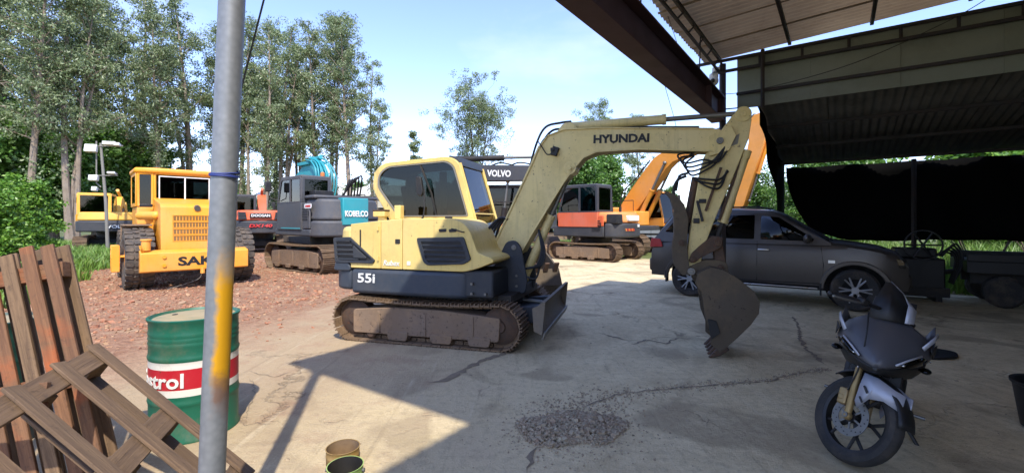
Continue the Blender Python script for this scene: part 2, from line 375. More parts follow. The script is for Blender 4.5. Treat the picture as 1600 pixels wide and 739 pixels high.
# broken joints: shallow jagged strips of crumbled dirt
M['crackdirt'] = paint('crumbled_dirt', s(132, 116, 92), .95, .8, s(88, 74, 58), 16, bmp=.8)
def crack(path, w, seed, name='crack'):
    rnd = random.Random(seed); mb = MB(); P = [V(gpt(*p)+(0,)) for p in path]; fine = []
    for a, b in zip(P, P[1:]):
        n = max(3, int((b-a).length/.05))
        for i in range(n): fine.append(a.lerp(b, i/n)+V((rnd.gauss(0, .011), rnd.gauss(0, .011), 0)))
    L_, R_ = [], []
    for i, p in enumerate(fine):
        t = (fine[min(i+1, len(fine)-1)]-fine[max(0, i-1)]).normalized(); nrm = V((-t.y, t.x, 0)); e = min(1, i/4, (len(fine)-1-i)/4)
        ww = w*e*(.35+rnd.random())
        L_.append(mb.bm.verts.new(p+nrm*ww+V((0, 0, .0035)))); R_.append(mb.bm.verts.new(p-nrm*ww*rnd.uniform(.4, 1)+V((0, 0, .0035))))
    for i in range(len(fine)-1):
        mb.bm.faces.new((L_[i], L_[i+1], R_[i+1], R_[i]))
    return kind(mb.build(name, M['crackdirt'], None, smooth=0), 'structure')
crack([(1238, 494), (1246, 507), (1250, 530), (1262, 548), (1285, 566), (1300, 574)], .028, 1, 'slab_crack')
crack([(1300, 574), (1262, 580), (1200, 595), (1120, 601), (1040, 607), (960, 617), (900, 640)], .014, 2, 'slab_crack')
crack([(985, 540), (1010, 530), (1040, 537), (1060, 528), (1100, 532)], .018, 3, 'slab_crack')
M['stain'] = paint('oily_stain', s(128, 112, 88), .8, .8, s(96, 82, 64), 9, bmp=.3)
o = crack([(812, 545), (790, 552), (752, 563), (720, 580), (695, 594), (660, 600)], .05, 14, 'oil_trail'); o.data.materials.clear(); o.data.materials.append(M['stain'])
crack([(935, 520), (960, 527), (990, 534)], .02, 4, 'slab_crack')
crack([(1105, 650), (1100, 672)], .008, 5, 'slab_crack')
crack([(822, 739), (832, 715), (845, 690)], .03, 6, 'slab_crack')
crack([(390, 590), (400, 612), (387, 640), (386, 660)], .006, 7, 'slab_crack')
crack([(385, 580), (430, 590), (470, 575)], .006, 8, 'slab_crack')

# ================================================================== workshop shed over the camera
U = V((.59, .807, 0)); W = V((.807, -.59, 0)); C0 = V((3.7, 8.6, 0))
def sp_(i, j, z): p = C0-U*i+W*j; return V((p.x, p.y, z))
SHZ = R(math.degrees(math.atan2(W.y, W.x)))
shed = thing('workshop_shed', 'open workshop shed with tin canopy and grey wall sheets overhead', 'shed', (0, 0, 0))
M['tin_under'] = paint('brown_tin_underside', s(178, 160, 142), .6, .6, s(130, 110, 92), 1.2, .2, .36, s(96, 66, 50))
M['wallsheet'] = paint('grey_green_sheet', s(112, 116, 100), .6, .5, s(84, 82, 70), 1.4)
M['leansheet'] = paint('dark_old_tin', s(82, 80, 74), .65, .6, s(52, 46, 40), 1.5, .3)
M['frame'] = paint('dark_frame_steel', s(46, 44, 44), .6, .5, s(88, 66, 52), 4, .3)
M['oxide'] = paint('red_oxide_girder', s(70, 44, 48), .6, .5, s(50, 38, 40), 1.5, .1)
def fibre_sheet():
    m = bpy.data.materials.new('brown_fibre_sheet'); m.use_nodes = True; nt = m.node_tree; b = nt.nodes['Principled BSDF']; o = nt.nodes['Material Output']; co = coords(nt)
    n = noise(nt, co, 1.1, 6, .65); f = noise(nt, co, 9, 6, .7); c = mixc(nt, ramp(nt, n, .35, .7), s(166, 154, 138), s(132, 118, 104)); c = mixc(nt, math_(nt, 'MULTIPLY', ramp(nt, f, .55, .72), .5), c, s(104, 82, 68))
    nt.links.new(c, b.inputs['Base Color']); b.inputs['Roughness'].default_value = .7; t = node(nt, 'BsdfTranslucent'); nt.links.new(mixc(nt, .5, c, s(224, 208, 184)), t.inputs[0])
    mm = node(nt, 'MixShader', Fac=.5); nt.links.new(b.outputs[0], mm.inputs[1]); nt.links.new(t.outputs[0], mm.inputs[2]); nt.links.new(mm.outputs[0], o.inputs[0]); return m
M['fibre'] = fibre_sheet()
ROOFZ = lambda j: 4.62+.055*j
def corrugated(f, n_wave, width, amp, parent, name, mat, sub=6):
    mb = MB(); a_, b_ = [], []
    for k in range(n_wave*sub+1):
        t = k/(n_wave*sub)*width; h = amp*math.sin(2*math.pi*k/sub)
        p, q = f(t, h); a_.append(mb.bm.verts.new(p)); b_.append(mb.bm.verts.new(q))
    for k in range(len(a_)-1): mb.bm.faces.new((a_[k], a_[k+1], b_[k+1], b_[k]))
    o = mb.build(name, mat, parent, smooth=60); so = o.modifiers.new('t', 'SOLIDIFY'); so.thickness = .004; return o
i = 0.; k = 0
while i < 11.2:
    j0 = -.02*(k % 3) if i < 8.55 else 2.75; zz = .006*(k % 2)
    js = 3.9 if i < 8.55 else j0
    if i < 8.55: corrugated(lambda t, h: (sp_(i+t, j0, ROOFZ(j0)+h+zz), sp_(i+t, js+.1, ROOFZ(js+.1)+h+zz)), 7, .92, .016, shed, 'roof_sheet', M['fibre'])
    corrugated(lambda t, h: (sp_(i+t, js, ROOFZ(js)+h+zz+.012), sp_(i+t, 14, ROOFZ(14)+h+zz+.012)), 7, .92, .016, shed, 'roof_sheet', M['tin_under']); i += (.9 if i > 8.5 else .86); k += 1
def tubebox(a, b, w, h, name, mat, parent, bevel=.006):
    a, b = V(a), V(b); d = (b-a); mb = MB(); q = d.to_track_quat('X', 'Z').to_matrix()
    mb.box((a+b)/2, (d.length, w, h), q); return mb.build(name, mat, parent, bevel, 1)
for j in (.3, 1.4, 2.5, 3.6, 4.7, 5.8, 7.2, 8.6, 10):      # rafters: two chords and struts
    e = 8.55 if j < 2.75 else 11.3
    tubebox(sp_(.1, j, ROOFZ(j)-.06), sp_(e, j, ROOFZ(j)-.06), .05, .06, 'rafter', M['frame'], shed)
    if j < 1:
        c = tubebox(sp_(.1, j, ROOFZ(j)-.30), sp_(e, j, ROOFZ(j)-.30), .04, .04, 'rafter_chord', M['frame'], shed)
        for q in range(14):
            ii = .3+.57*q; tubebox(sp_(ii, j, ROOFZ(j)-.1), sp_(ii+.28, j, ROOFZ(j)-.28), .02, .02, 'rafter_strut', M['frame'], shed, 0)
tubebox(sp_(.30, -.1, 4.50), sp_(.30, 14, 4.50), .05, .05, 'eave_chord', M['frame'], shed)
tubebox(sp_(.30, .2, 4.30), sp_(.30, 14, 4.30), .05, .05, 'eave_chord', M['frame'], shed)
for q in range(22): tubebox(sp_(.30, .35+.62*q, 4.32), sp_(.30, .35+.62*q, 4.49), .03, .03, 'eave_strut', M['frame'], shed, 0)
for q in range(12):                                          # hanging wall sheets
    j0 = .62+1.1*q; mb = MB()
    mb.box(sp_(.225+.014*(q % 2), j0+.547, 4.06), (1.13, .010, .90), (0, 0, SHZ)); mb.build('wall_panel', M['wallsheet'], shed, .003, 1)
tubebox(sp_(.29, .6, 3.86), sp_(.29, 14, 3.86), .04, .05, 'wall_rail', M['frame'], shed)
tubebox(sp_(.35, 1.02, 3.55), sp_(.35, 1.02, 4.55), .05, .05, 'wall_rail', M['frame'], shed)
for q in range(13):                                          # lean-to roof sheets running away from the camera
    j0 = .9+1.0*q
    corrugated(lambda t, h: (sp_(.1, j0+t, 3.66+h), sp_(-4.0, j0+t, 3.02+h)), 8, 1.03, .02, shed, 'lean_to_sheet', M['leansheet'])
for ii in (-.9, -2.2, -3.6): tubebox(sp_(ii, .9, 3.56+.16*ii), sp_(ii, 14, 3.56+.16*ii), .05, .06, 'lean_to_purlin', M['frame'], shed)
for j in (3.4, 6, 8.6): tubebox(sp_(-3.95, j, 0), sp_(-3.95, j, 2.95), .07, .07, 'post', M['frame'], shed)
P1 = sp_(.12, .34, 0)
tubebox((P1.x, P1.y, 0), (P1.x, P1.y, 4.5), .09, .09, 'post', M['frame'], shed)
# unseen right wall and back panels, added to keep the right side dark
for q in range(8): mb = MB(); mb.box(sp_(-3.5+2*q, 9.6, 2.4), (1.99, .02, 4.9), (0, 0, SHZ+R(90))); mb.build('wall_panel', M['wallsheet'], shed)
for q in range(2): mb = MB(); mb.box(sp_(11.3, 6.6+2*q, 2.4), (1.99, .02, 4.8), (0, 0, SHZ)); mb.build('wall_panel', M['wallsheet'], shed)
# rusty crane girder resting on the post
gird = thing('crane_girder', 'dark red steel girder running overhead to the shed corner post', 'girder', (0, 0, 0))
ga, gb = sp_(.05, .26, 0), sp_(7.0, .30, 0); ang = math.atan2((ga-gb).y, (ga-gb).x); gl = (ga-gb).length; gm_ = (ga+gb)/2
def gbox(z0, z1, w, name, off=0.):
    mb = MB(); mb.box((gm_.x-math.sin(ang)*off, gm_.y+math.cos(ang)*off, (z0+z1)/2), (gl, w, z1-z0), (0, 0, ang)); return mb.build(name, M['oxide'], gird, .006, 1)
gbox(3.44, 3.465, .26, 'bottom_flange'); gbox(3.465, 3.86, .02, 'web'); gbox(3.86, 3.885, .26, 'top_flange')
for q in range(2):
    p = ga.lerp(gb, (q+.12)/7)
    mb = MB(); mb.box((p.x, p.y, 3.662), (.012, .22, .39), (0, 0, ang)); mb.build('stiffener', M['oxide'], gird)
for q in (1.5, 4.2, 6.8):
    p = ga.lerp(gb, q/7); tubebox((p.x, p.y, 3.88), (p.x+.02, p.y, ROOFZ(.28)-.05), .016, .016, 'hanger_rod', M['frame'], gird, 0)
# ================================================================== excavators: shared pieces
def track(parent, L_, W_, H_, yc, pitch, frame_mat, shoe_mat, rz=0., single=True, zofs=0., bars=3, body='track_frame'):
    """one crawler: side frame (a part) with sprocket, idler, rollers and shoes as its sub-parts"""
    r = H_/2; xl = L_/2-r; mb = MB(); t = .035
    h0 = H_*.19; h1 = H_*.80
    mb.prism(rp([(-xl, h0), (xl, h0), (xl+.02, h1-.1*H_), (xl*.25, h1), (-xl*.5, h1), (-xl, h1-.08*H_)], .04), yc-W_*.40, yc+W_*.40)
    for q in (-.52, .02, .55): mb.box((q*xl*1.2, yc, (h0+h1)/2-.02), (.05, W_*.86, H_*.5))
    for q in (-.35, .25, .75): mb.prism(rp([(q*xl-.13, h0-.07), (q*xl+.13, h0-.07), (q*xl+.16, h0+.05), (q*xl-.16, h0+.05)], .03), yc-W_*.43, yc+W_*.43)
    fr = mb.build(body, frame_mat, parent, .012, 2); fr.rotation_euler.z = rz
    for sx_, nm in ((-1, 'sprocket'), (1, 'idler')):
        mb = MB(); rr = r*.80
        mb.lathe([(rr*.3, -W_*.36), (rr*.35, -W_*.30), (rr*.8, -W_*.26), (rr, -W_*.2), (rr, W_*.2), (rr*.8, W_*.26), (rr*.35, W_*.30), (rr*.3, W_*.36)], (sx_*xl, yc, r+.005), 'y', 24)
        mb.build(nm, M['rust_steel'], fr)
    nr = max(4, int(xl*2/.42))
    for q in range(nr):
        mb = MB(); mb.lathe([(.05, -W_*.36), (H_*.13, -W_*.3), (H_*.13, W_*.3), (.05, W_*.36)], (-xl+.25+q*(2*xl-.5)/(nr-1), yc, H_*.13+t), 'y', 14); mb.build('roller', M['rust_steel'], fr)
    # shoe
    sh = MB(); sh.box((0, 0, 0), (pitch*.9, W_, .018))
    for b in range(bars): sh.box((-pitch*.38+b*pitch*.76/max(1, bars-1), 0, .02), (.012, W_*.99, .026))
    sh.box((0, 0, -.03), (pitch*.86, W_*.32, .045))
    n = round((4*xl+2*math.pi*r)/pitch); tot = 4*xl+2*math.pi*(r-.02); chain = []
    rc = r-.02
    for k in range(n):
        q = (k+.3)*tot/n
        if q < 2*xl: x, z, a = xl-q, 2*rc, math.pi; z -= .03*math.sin(math.pi*q/(2*xl))
        elif q < 2*xl+math.pi*rc: b = (q-2*xl)/rc; x, z, a = -xl-rc*math.sin(b), rc+rc*math.cos(b), math.pi+b
        elif q < 4*xl+math.pi*rc: x, z, a = -xl+(q-2*xl-math.pi*rc), 0, 0
        else: b = (q-4*xl-math.pi*rc)/rc; x, z, a = xl+rc*math.sin(b), rc-rc*math.cos(b), b
        chain.append((x, z+.02, a))
    me = sh.mesh(0)
    if single:
        for (x, z, a) in chain:
            o = obj('track_shoe', me, shoe_mat, fr); o.location = (x, yc, z); o.rotation_euler = (math.pi, -a, 0)
    else:
        bm = bmesh.new()
        for (x, z, a) in chain:
            k = len(bm.verts); bm.from_mesh(me); bm.verts.ensure_lookup_table()
            m = MX.Translation((x, yc, z)) @ MX.Rotation(-a, 4, 'Y') @ MX.Rotation(math.pi, 4, 'X')
            bmesh.ops.transform(bm, matrix=m, verts=bm.verts[k:])
        m2 = bpy.data.meshes.new('track_chain'); bm.to_mesh(m2); bm.free(); kind(obj('track_chain', m2, shoe_mat, fr), 'stuff')
    return fr
def ram(parent, p0, p1, r, frac, mat, name='cylinder'):
    """hydraulic ram: barrel part with its rod as a sub-part"""
    p0, p1 = V(p0), V(p1); m = p0.lerp(p1, frac); d = (p1-p0).normalized()
    mb = MB(); mb.cyl(p0, m, r, n=16); mb.cyl(m-d*.05, m, r*1.12, n=16); mb.cyl(p0-d*.03, p0+d*.07, r*1.1, n=14)
    b = mb.build(name, mat, parent, .004, 1)
    mb = MB(); mb.cyl(m-d*.01, p1, r*.5, n=12); mb.sph(p1, r*.85, 10, 6); mb.build('rod', M['pin'] if frac < .75 else M['dark_steel'], b)
    return b
def hose(parent, pts, r=.014, name='hose', mat=None):
    mb = MB(); mb.tube(bez(pts, 8), r, 7); return mb.build(name, mat or M['hose'], parent)
def pinh(parent, p, r, w, mat=None):
    mb = MB(); mb.lathe([(r, -w), (r, w)], p, 'y', 14); mb.lathe([(r*.5, -w-.01), (r*.5, w+.01)], p, 'y', 10)
    return mb.build('pin', mat or M['pin'], parent, .004, 1)

# ================================================================== the beige-yellow excavator in the middle
M['hy'] = paint('beige_yellow_paint', s(214, 186, 104), .42, .4, s(146, 116, 72), 1.8, 0, .345, s(92, 62, 40), streak=.35)
M['hyarm'] = paint('worn_yellow_paint', s(212, 190, 124), .48, .42, s(120, 102, 70), 2.2, 0, .365, s(72, 52, 38), streak=.28)
M['navy'] = paint('slate_navy_paint', s(44, 53, 64), .45, .4, s(96, 90, 80), 2.2)
M['navydk'] = paint('slate_grille', s(34, 40, 48), .5, .4, s(86, 82, 74), 3)
M['bladegrey'] = paint('scraped_blade', s(104, 96, 84), .65, .7, s(140, 124, 102), 2.5, .3, .38, s(62, 52, 44), bmp=.4)
M['bucket'] = paint('brown_bucket_steel', s(80, 69, 54), .75, .65, s(120, 102, 76), 2.2, .2, .38, s(50, 40, 33), bmp=.5, streak=.5)
M['trim'] = plain('grey_seal', s(120, 116, 106), .6)
hero = thing('excavator', 'beige yellow crawler excavator with dark slate skirt and bucket resting on concrete', 'excavator', (-.9, 6.64, 0), R(-18))
TR = R(2.6)
for yc in (-.78, .78): track(hero, 2.62, .38, .58, yc, .135, M['mud_brown'], M['shoe'], TR)
mb = MB(); mb.box((0, 0, .36), (1.3, 1.2, .26)); mb.box((.55, 0, .3), (.5, .7, .2)); uc = mb.build('undercarriage', M['dark_steel'], hero, .03); uc.rotation_euler.z = TR
mb = MB(); mb.lathe([(.44, .48), (.46, .5), (.46, .62), (.42, .64)], (0, 0, 0), 'z', 28); mb.build('slew_ring', M['dark_steel'], hero)
# dozer blade: curved plate, push arms, lift ram
prof = [(1.57, .24), (1.52, .30), (1.49, .40), (1.50, .50), (1.56, .60), (1.60, .63)]
mb = MB(); mb.prism(prof+[(p[0]-.035, p[1]+.005) for p in prof[::-1]], -.92, .92)
bl = mb.build('dozer_blade', M['bladegrey'], hero, .004, 1); bl.rotation_euler.z = TR
mb = MB(); mb.box((1.575, 0, .225), (.02, 1.84, .09), (0, R(18), 0)); mb.build('cutting_edge', M['pin'], bl, .003, 1)
for y in (-.92, .92): mb = MB(); mb.prism([(1.60, .63), (1.56, .24), (1.46, .28), (1.44, .55)], y-.012, y+.012); mb.build('end_plate', M['bladegrey'], bl)
for y in (-.40, .40):
    mb = MB(); mb.prism(rp([(.55, .22), (.55, .40), (1.48, .50), (1.5, .28)], .03), y-.07, y+.07); mb.build('push_arm', M['navydk'], bl, .01)
ram(bl, (.62, 0, .52), (1.42, 0, .46), .055, .6, M['navydk'], 'blade_ram')
mb = MB(); mb.box((.98, 0, .36), (.7, .66, .07)); mb.build('brace', M['navydk'], bl, .01)
hose(bl, [(.5, .1, .6), (.9, .14, .64), (1.15, .12, .52)]); hose(bl, [(.5, -.1, .6), (.8, -.16, .66), (1.1, -.1, .54)])
# revolving frame skirt (slate), rounded tail
tail = [(-1.06, -.93), (-1.22, -.90), (-1.33, -.83), (-1.42, -.68), (-1.49, -.4), (-1.51, 0), (-1.49, .4), (-1.42, .68), (-1.33, .83), (-1.22, .90), (-1.06, .93)]
mb = MB(); mb.prism([(-1.053, -.92)]+tail[1:-1]+[(-1.053, .92)], .66, .95, 'z'); cw = mb.build('counterweight', M['navy'], hero, .045, 3)
mb = MB(); mb.prism([(-1.047, -.935), (.45, -.935), (.62, -.90), (.70, -.80), (.70, .93), (-1.047, .93)], .62, .955, 'z')
sk = mb.build('skirt', M['navy'], hero, .05, 3)
mb = MB(); mb.box((.2, 0, .6), (1.9, 1.3, .1)); mb.build('turntable_frame', M['dark_steel'], hero, .01)
text('55i', M['white'], sk, .27, .125, (-.80, -.939, .835), (R(90), 0, 0), .003, .02)
# tail bumper column on the corner
mb = MB(); mb.prism(rp([(-1.34, .92), (-1.30, 1.06), (-1.12, 1.06), (-1.06, .98), (-1.06, .92)], .05), -.935, -.80); mb.build('corner_guard', M['navy'], hero, .03, 3)
# engine hood, in separately shut panels
mb = MB(); mb.prism([(-1.066, -.915)]+[(x*.995, y*.985) for x, y in tail[1:-1]]+[(-1.066, .915)], .965, 1.52, 'z', [(-1.066, -.88)]+[(x*.965, y*.95) for x, y in tail[1:-1]]+[(-1.066, .88)])
rh = mb.build('rear_hood', M['hy'], hero, .06, 4)
mb = MB(); mb.prism(rp([(-1.058, .965), (-.588, .965), (-.588, 1.60), (-1.058, 1.555)], .012), -.925, -.11); door = mb.build('engine_door', M['hy'], hero, .035, 3)
mb = MB(); mb.box((-.90, -.927, 1.36), (.018, .012, .24)); mb.build('door_slot', M['black'], door)
mb = MB(); mb.box((-.115, .35, 1.2), (.01, .01, .4)); mb.bm.free()
mb = MB(); mb.prism(rp([(-.580, .965), (-.262, .965), (-.262, 1.625), (-.580, 1.601)], .012), -.925, -.11); d2 = mb.build('side_panel', M['hy'], hero, .035, 3)
mb = MB(); mb.prism(rp([(-.254, .965), (.62, .965), (.80, 1.01), (1.02, 1.10), (.98, 1.15), (.80, 1.20), (.70, 1.48), (.58, 1.60), (.40, 1.63), (-.254, 1.626)], [.012, .06, .08, .03, .04, .06, .1, .08, .06, .012]), -.925, -.11)
fc = mb.build('fuel_cover', M['hy'], hero, .045, 3)
mb = MB(); mb.bb((-1.06, .0, .96), (-.75, .92, 1.6)); mb.build('left_hood', M['hy'], hero, .04)
text('Rubex', M['white'], d2, .245, .07, (-.415, -.929, 1.045), (R(90), 0, 0), .003, .012, shear=.15)
mb = MB(); mb.box((-.16, -.928, 1.05), (.05, .006, .05)); mb.build('sticker', M['white'], fc)
for x in (.33, .47): mb = MB(); mb.prism(rp([(x-.05, 1.455), (x+.045, 1.46), (x+.05, 1.50), (x-.055, 1.495)], .012), -.934, -.90); mb.build('vent_slot', M['black'], fc)
mb = MB(); mb.lathe([(.05, 1.61), (.05, 1.65), (.03, 1.66)], (.30, -.70, 0), 'z', 16); mb.build('filler_cap', M['dark_steel'], fc)
def vent(parent, poly, y, bars, slat_rows, m=M['navydk']):
    mb = MB(); inner = [((p[0]-cx_)*.84+cx_, (p[1]-cz_)*.78+cz_) for p in poly for cx_, cz_ in [(sum(q[0] for q in poly)/len(poly), sum(q[1] for q in poly)/len(poly))]]
    a, b = rp(poly, .03), rp(inner, .03); mb.ring(a, b, y-.022, y+.02); v = mb.build('vent_frame', m, parent, .006, 2)
    mb = MB(); mb.prism(b, y-.004, y+.004); mb.build('vent_backing', M['black'], v)
    for (x0, x1, z) in slat_rows:
        mb = MB(); mb.box(((x0+x1)/2, y-.008, z), (x1-x0, .022, .034), (R(28), 0, 0)); mb.build('slat', m, v, .004, 1)
    return v
vent(fc, [(-.04, 1.38), (.62, 1.40), (.72, 1.12), (.62, 1.06), (.12, 1.03), (.06, 1.07)], -.925, 0, [(.02+.017*k, .64+.01*k, 1.335-.058*k) for k in range(5)])
vent(door, [(-1.33, 1.37), (-1.06, 1.38), (-.66, 1.07), (-.70, 1.03), (-1.30, 1.03)], -.925, 0, [(-1.28, -1.06+.035*k, 1.32-.062*k) for k in range(5)])
mb = MB(); mb.prism(rp([(-1.0, 1.27), (-.78, 1.10), (-1.0, 1.10)], .02), -.955, -.93); mb.build('vent_blank', M['navydk'], door, .006)
for x, z in ((-.62, 1.50), (-.62, 1.10)): mb = MB(); mb.cyl((x, -.935, z-.03), (x, -.935, z+.03), .012, n=8); mb.build('hinge', M['hy'], door)
mb = MB(); mb.prism(rp([(-1.0, 1.18), (-.94, 1.18), (-.94, 1.22), (-1.0, 1.22)], .01), -.934, -.92); mb.build('latch', M['black'], door)
mb = MB(); mb.prism(rp([(-.36, 1.30), (-.29, 1.30), (-.29, 1.36), (-.36, 1.36)], .012), -.932, -.92); mb.build('latch', M['black'], d2)
mb = MB(); mb.tube([(.46, -.945, 1.50), (.47, -.965, 1.50), (.62, -.965, 1.46), (.63, -.945, 1.46)], .008, 6); mb.build('grab_handle', M['black'], fc)
# boom foot casting
mb = MB()
for y in (-.25, .21): mb.prism(rp([(.62, .62), (1.22, .62), (1.25, .80), (1.16, 1.25), (1.08, 1.34), (.95, 1.32), (.78, .98), (.62, .92)], .06), y-.02, y+.02)
mb.bb((.6, -.5, .62), (.98, .5, .90)); mb.bb((.98, -.23, .62), (1.2, .21, .74))
bf = mb.build('boom_bracket', M['navydk'], hero, .012)
mb = MB(); mb.bb((.55, -.88, .64), (.99, -.3, .98)); mb.build('front_box', M['navydk'], hero, .03)
for (x, z) in ((.72, .70), (.90, .70), (.72, .82), (1.1, .72), (1.1, .86)): mb = MB(); mb.cyl((x, -.93 if x < .95 else -.285, z), (x, -.86 if x < .95 else -.25, z), .017, n=8); mb.build('bolt', M['pin'], bf)
pinh(bf, (1.06, -.02, 1.24), .035, .26)
# ---- cab: right face at y=-.1, left face at y=.88
CY0, CY1 = -.10, .88
so = rp([(-.98, 1.56), (-1.30, 2.08), (-1.27, 2.36), (-1.10, 2.49), (0, 2.545), (.16, 2.47), (.40, 1.62), (.62, 1.40), (.60, .98), (-.9, .98)], [.05, .2, .16, .12, .12, .12, .1, .1, .05, .05], 5)
si = rp([(-.83, 1.66), (-1.20, 2.13), (-1.18, 2.32), (-1.04, 2.42), (-.03, 2.475), (.09, 2.40), (.31, 1.665), (.2, 1.66), (0., 1.66), (-.5, 1.66)], [.05, .18, .14, .1, .1, .1, .03, .0001, .0001, .0001], 5)
def fix(po, pi):      # same vertex count for ring()
    n = min(len(po), len(pi)); return po[:n], pi[:n]
def resample(poly, n):
    P = [V(p) for p in poly]; P.append(P[0]); ln = [0]
    for a, b in zip(P, P[1:]): ln.append(ln[-1]+(b-a).length)
    out = []; k = 0
    for i in range(n):
        t = i/n*ln[-1]
        while ln[k+1] < t: k += 1
        out.append(tuple(P[k].lerp(P[k+1], (t-ln[k])/max(1e-9, ln[k+1]-ln[k]))))
    return out
cab_side = rp([(-.95, 1.58), (-1.30, 2.08), (-1.27, 2.36), (-1.10, 2.49), (0, 2.545), (.17, 2.46), (.42, 1.58)], [.04, .2, .16, .12, .12, .12, .03], 5)
cab_hole = rp([(-.84, 1.665), (-1.205, 2.13), (-1.18, 2.32), (-1.04, 2.425), (-.03, 2.475), (.09, 2.40), (.315, 1.665)], [.06, .18, .14, .1, .1, .1, .03], 5)
mb = MB(); mb.ring(cab_side, cab_hole, CY0, CY0+.06); cs = mb.build('cab_side_frame', M['hy'], hero, .012, 2)
mb = MB(); mb.ring([((x+.4)*1.004-.4, (z-2)*1.0+2) for x, z in cab_hole], [((x+.42)*.972-.42, (z-2.05)*.962+2.05) for x, z in cab_hole], CY0-.008, CY0+.02); mb.build('window_seal', M['trim'], cs)
mb = MB(); mb.prism(cab_hole, CY0+.018, CY0+.024); mb.build('window_pane', M['glass'], cs)
mb = MB(); mb.tube([(-.47, CY0+.01, 2.44), (-.28, CY0+.01, 2.0), (-.20, CY0+.01, 1.67)], .016, 6); mb.build('window_divider', M['dark_steel'], cs)
mb = MB(); mb.ring(cab_side, cab_hole, CY1-.06, CY1); cl = mb.build('cab_side_frame', M['hy'], hero, .012, 2)
mb = MB(); mb.prism(cab_hole, CY1-.03, CY1-.024); mb.build('window_pane', M['glass'], cl)
mb = MB(); mb.bb((-.62, CY1-.05, 1.66), (-.5, CY1-.01, 2.43)); mb.build('door_pillar', M['hy'], cl)
# roof, rear and front faces between the two side frames
roofp = [(-1.27, 2.30), (-1.25, 2.38), (-1.10, 2.485), (0, 2.54), (.12, 2.50), (.12, 2.47), (0, 2.50), (-1.10, 2.445), (-1.2, 2.36), (-1.23, 2.30)]
mb = MB(); mb.prism(roofp, CY0+.06, CY1-.06); mb.build('cab_roof', M['navy'], hero, .008)
mb = MB(); mb.prism(rp([(-.02, 2.49), (.13, 2.45), (.17, 2.40), (.19, 2.40), (.14, 2.53), (0, 2.56)], .01), CY0+.03, CY1-.03); mb.build('roof_visor', M['navy'], hero, .01)
mb = MB()
for y in (CY0+.05, CY1-.05): mb.tube([(.155, y, 2.44), (.40, y, 1.60), (.52, y, 1.42), (.60, y, 1.0)], .035, 6)
for (x, z) in ((.155, 2.42), (.36, 1.70)): mb.cyl((x, CY0+.05, z), (x, CY1-.05, z), .02, n=6)
ff_ = mb.build('front_frame', M['hy'], hero)
mb = MB()
mb.face([(.17, CY0+.07, 2.40), (.17, CY1-.07, 2.40), (.375, CY1-.07, 1.72), (.375, CY0+.07, 1.72)]); mb.build('windscreen', M['glass'], ff_)
mb = MB(); mb.face([(.395, CY0+.07, 1.68), (.395, CY1-.07, 1.68), (.59, CY1-.07, 1.05), (.59, CY0+.07, 1.05)]); mb.build('lower_pane', M['glass'], ff_)
mb = MB(); mb.tube([(.19, CY0+.10, 2.38), (.30, CY0+.10, 1.95), (.42, CY0+.12, 1.40)], .014, 6); mb.tube([(.40, CY0+.09, 1.6), (.43, CY0+.02, 1.2)], .012, 6); mb.build('wiper', M['black'], ff_)
mb = MB(); mb.bb((.40, CY0+.10, 1.40), (.41, CY1-.1, 1.43)); mb.cyl((.47, CY0+.1, 1.36), (.47, CY1-.1, 1.36), .012, n=6); mb.build('guard_rail', M['black'], ff_)
mb = MB()
for y in (CY0+.03, CY1-.03): mb.tube([(-1.25, y, 2.35), (-1.27, y, 2.10), (-.95, y, 1.58)], .03, 6)
rf = mb.build('rear_frame', M['hy'], hero)
mb = MB(); mb.face([(-1.25, CY0+.06, 2.33), (-1.25, CY1-.06, 2.33), (-1.26, CY1-.06, 2.1), (-1.26, CY0+.06, 2.1)]); mb.face([(-1.26, CY0+.06, 2.1), (-1.26, CY1-.06, 2.1), (-1.0, CY1-.06, 1.66), (-1.0, CY0+.06, 1.66)]); mb.build('rear_pane', M['glass'], rf)
mb = MB(); mb.bb((-.97, CY0+.01, .97), (.40, CY1-.01, 1.14)); mb.bb((-.95, CY0+.005, 1.1), (.42, CY0+.05, 1.6)); mb.bb((-.95, CY1-.06, 1.1), (.42, CY1-.01, 1.6)); mb.bb((-.95, CY0, 1.1), (-.9, CY1, 1.6)); mb.build('cab_base', M['hy'], hero, .01)
mb = MB(); mb.prism(rp([(-.75, 1.32), (-.2, 1.32), (-.2, 1.44), (-.62, 1.46), (-.84, 2.15), (-.95, 2.14), (-.80, 1.4)], .05), .12, .62); mb.prism(rp([(-.84, 2.12), (-.80, 2.32), (-.9, 2.32), (-.93, 2.12)], .03), .24, .50); mb.build('operator_seat', M['seat'], hero, .03)
mb = MB(); mb.bb((-.7, .66, 1.2), (-.1, .80, 1.6)); mb.bb((-.7, -.02, 1.2), (-.1, .10, 1.6)); mb.cyl((-.15, .04, 1.55), (-.12, .04, 1.78), .02, n=8); mb.cyl((-.15, .74, 1.55), (-.12, .74, 1.78), .02, n=8); mb.cyl((.28, .2, 1.1), (.2, .2, 1.75), .015, n=6); mb.cyl((.28, .5, 1.1), (.2, .5, 1.75), .015, n=6); mb.build('control_console', M['black'], hero, .02)
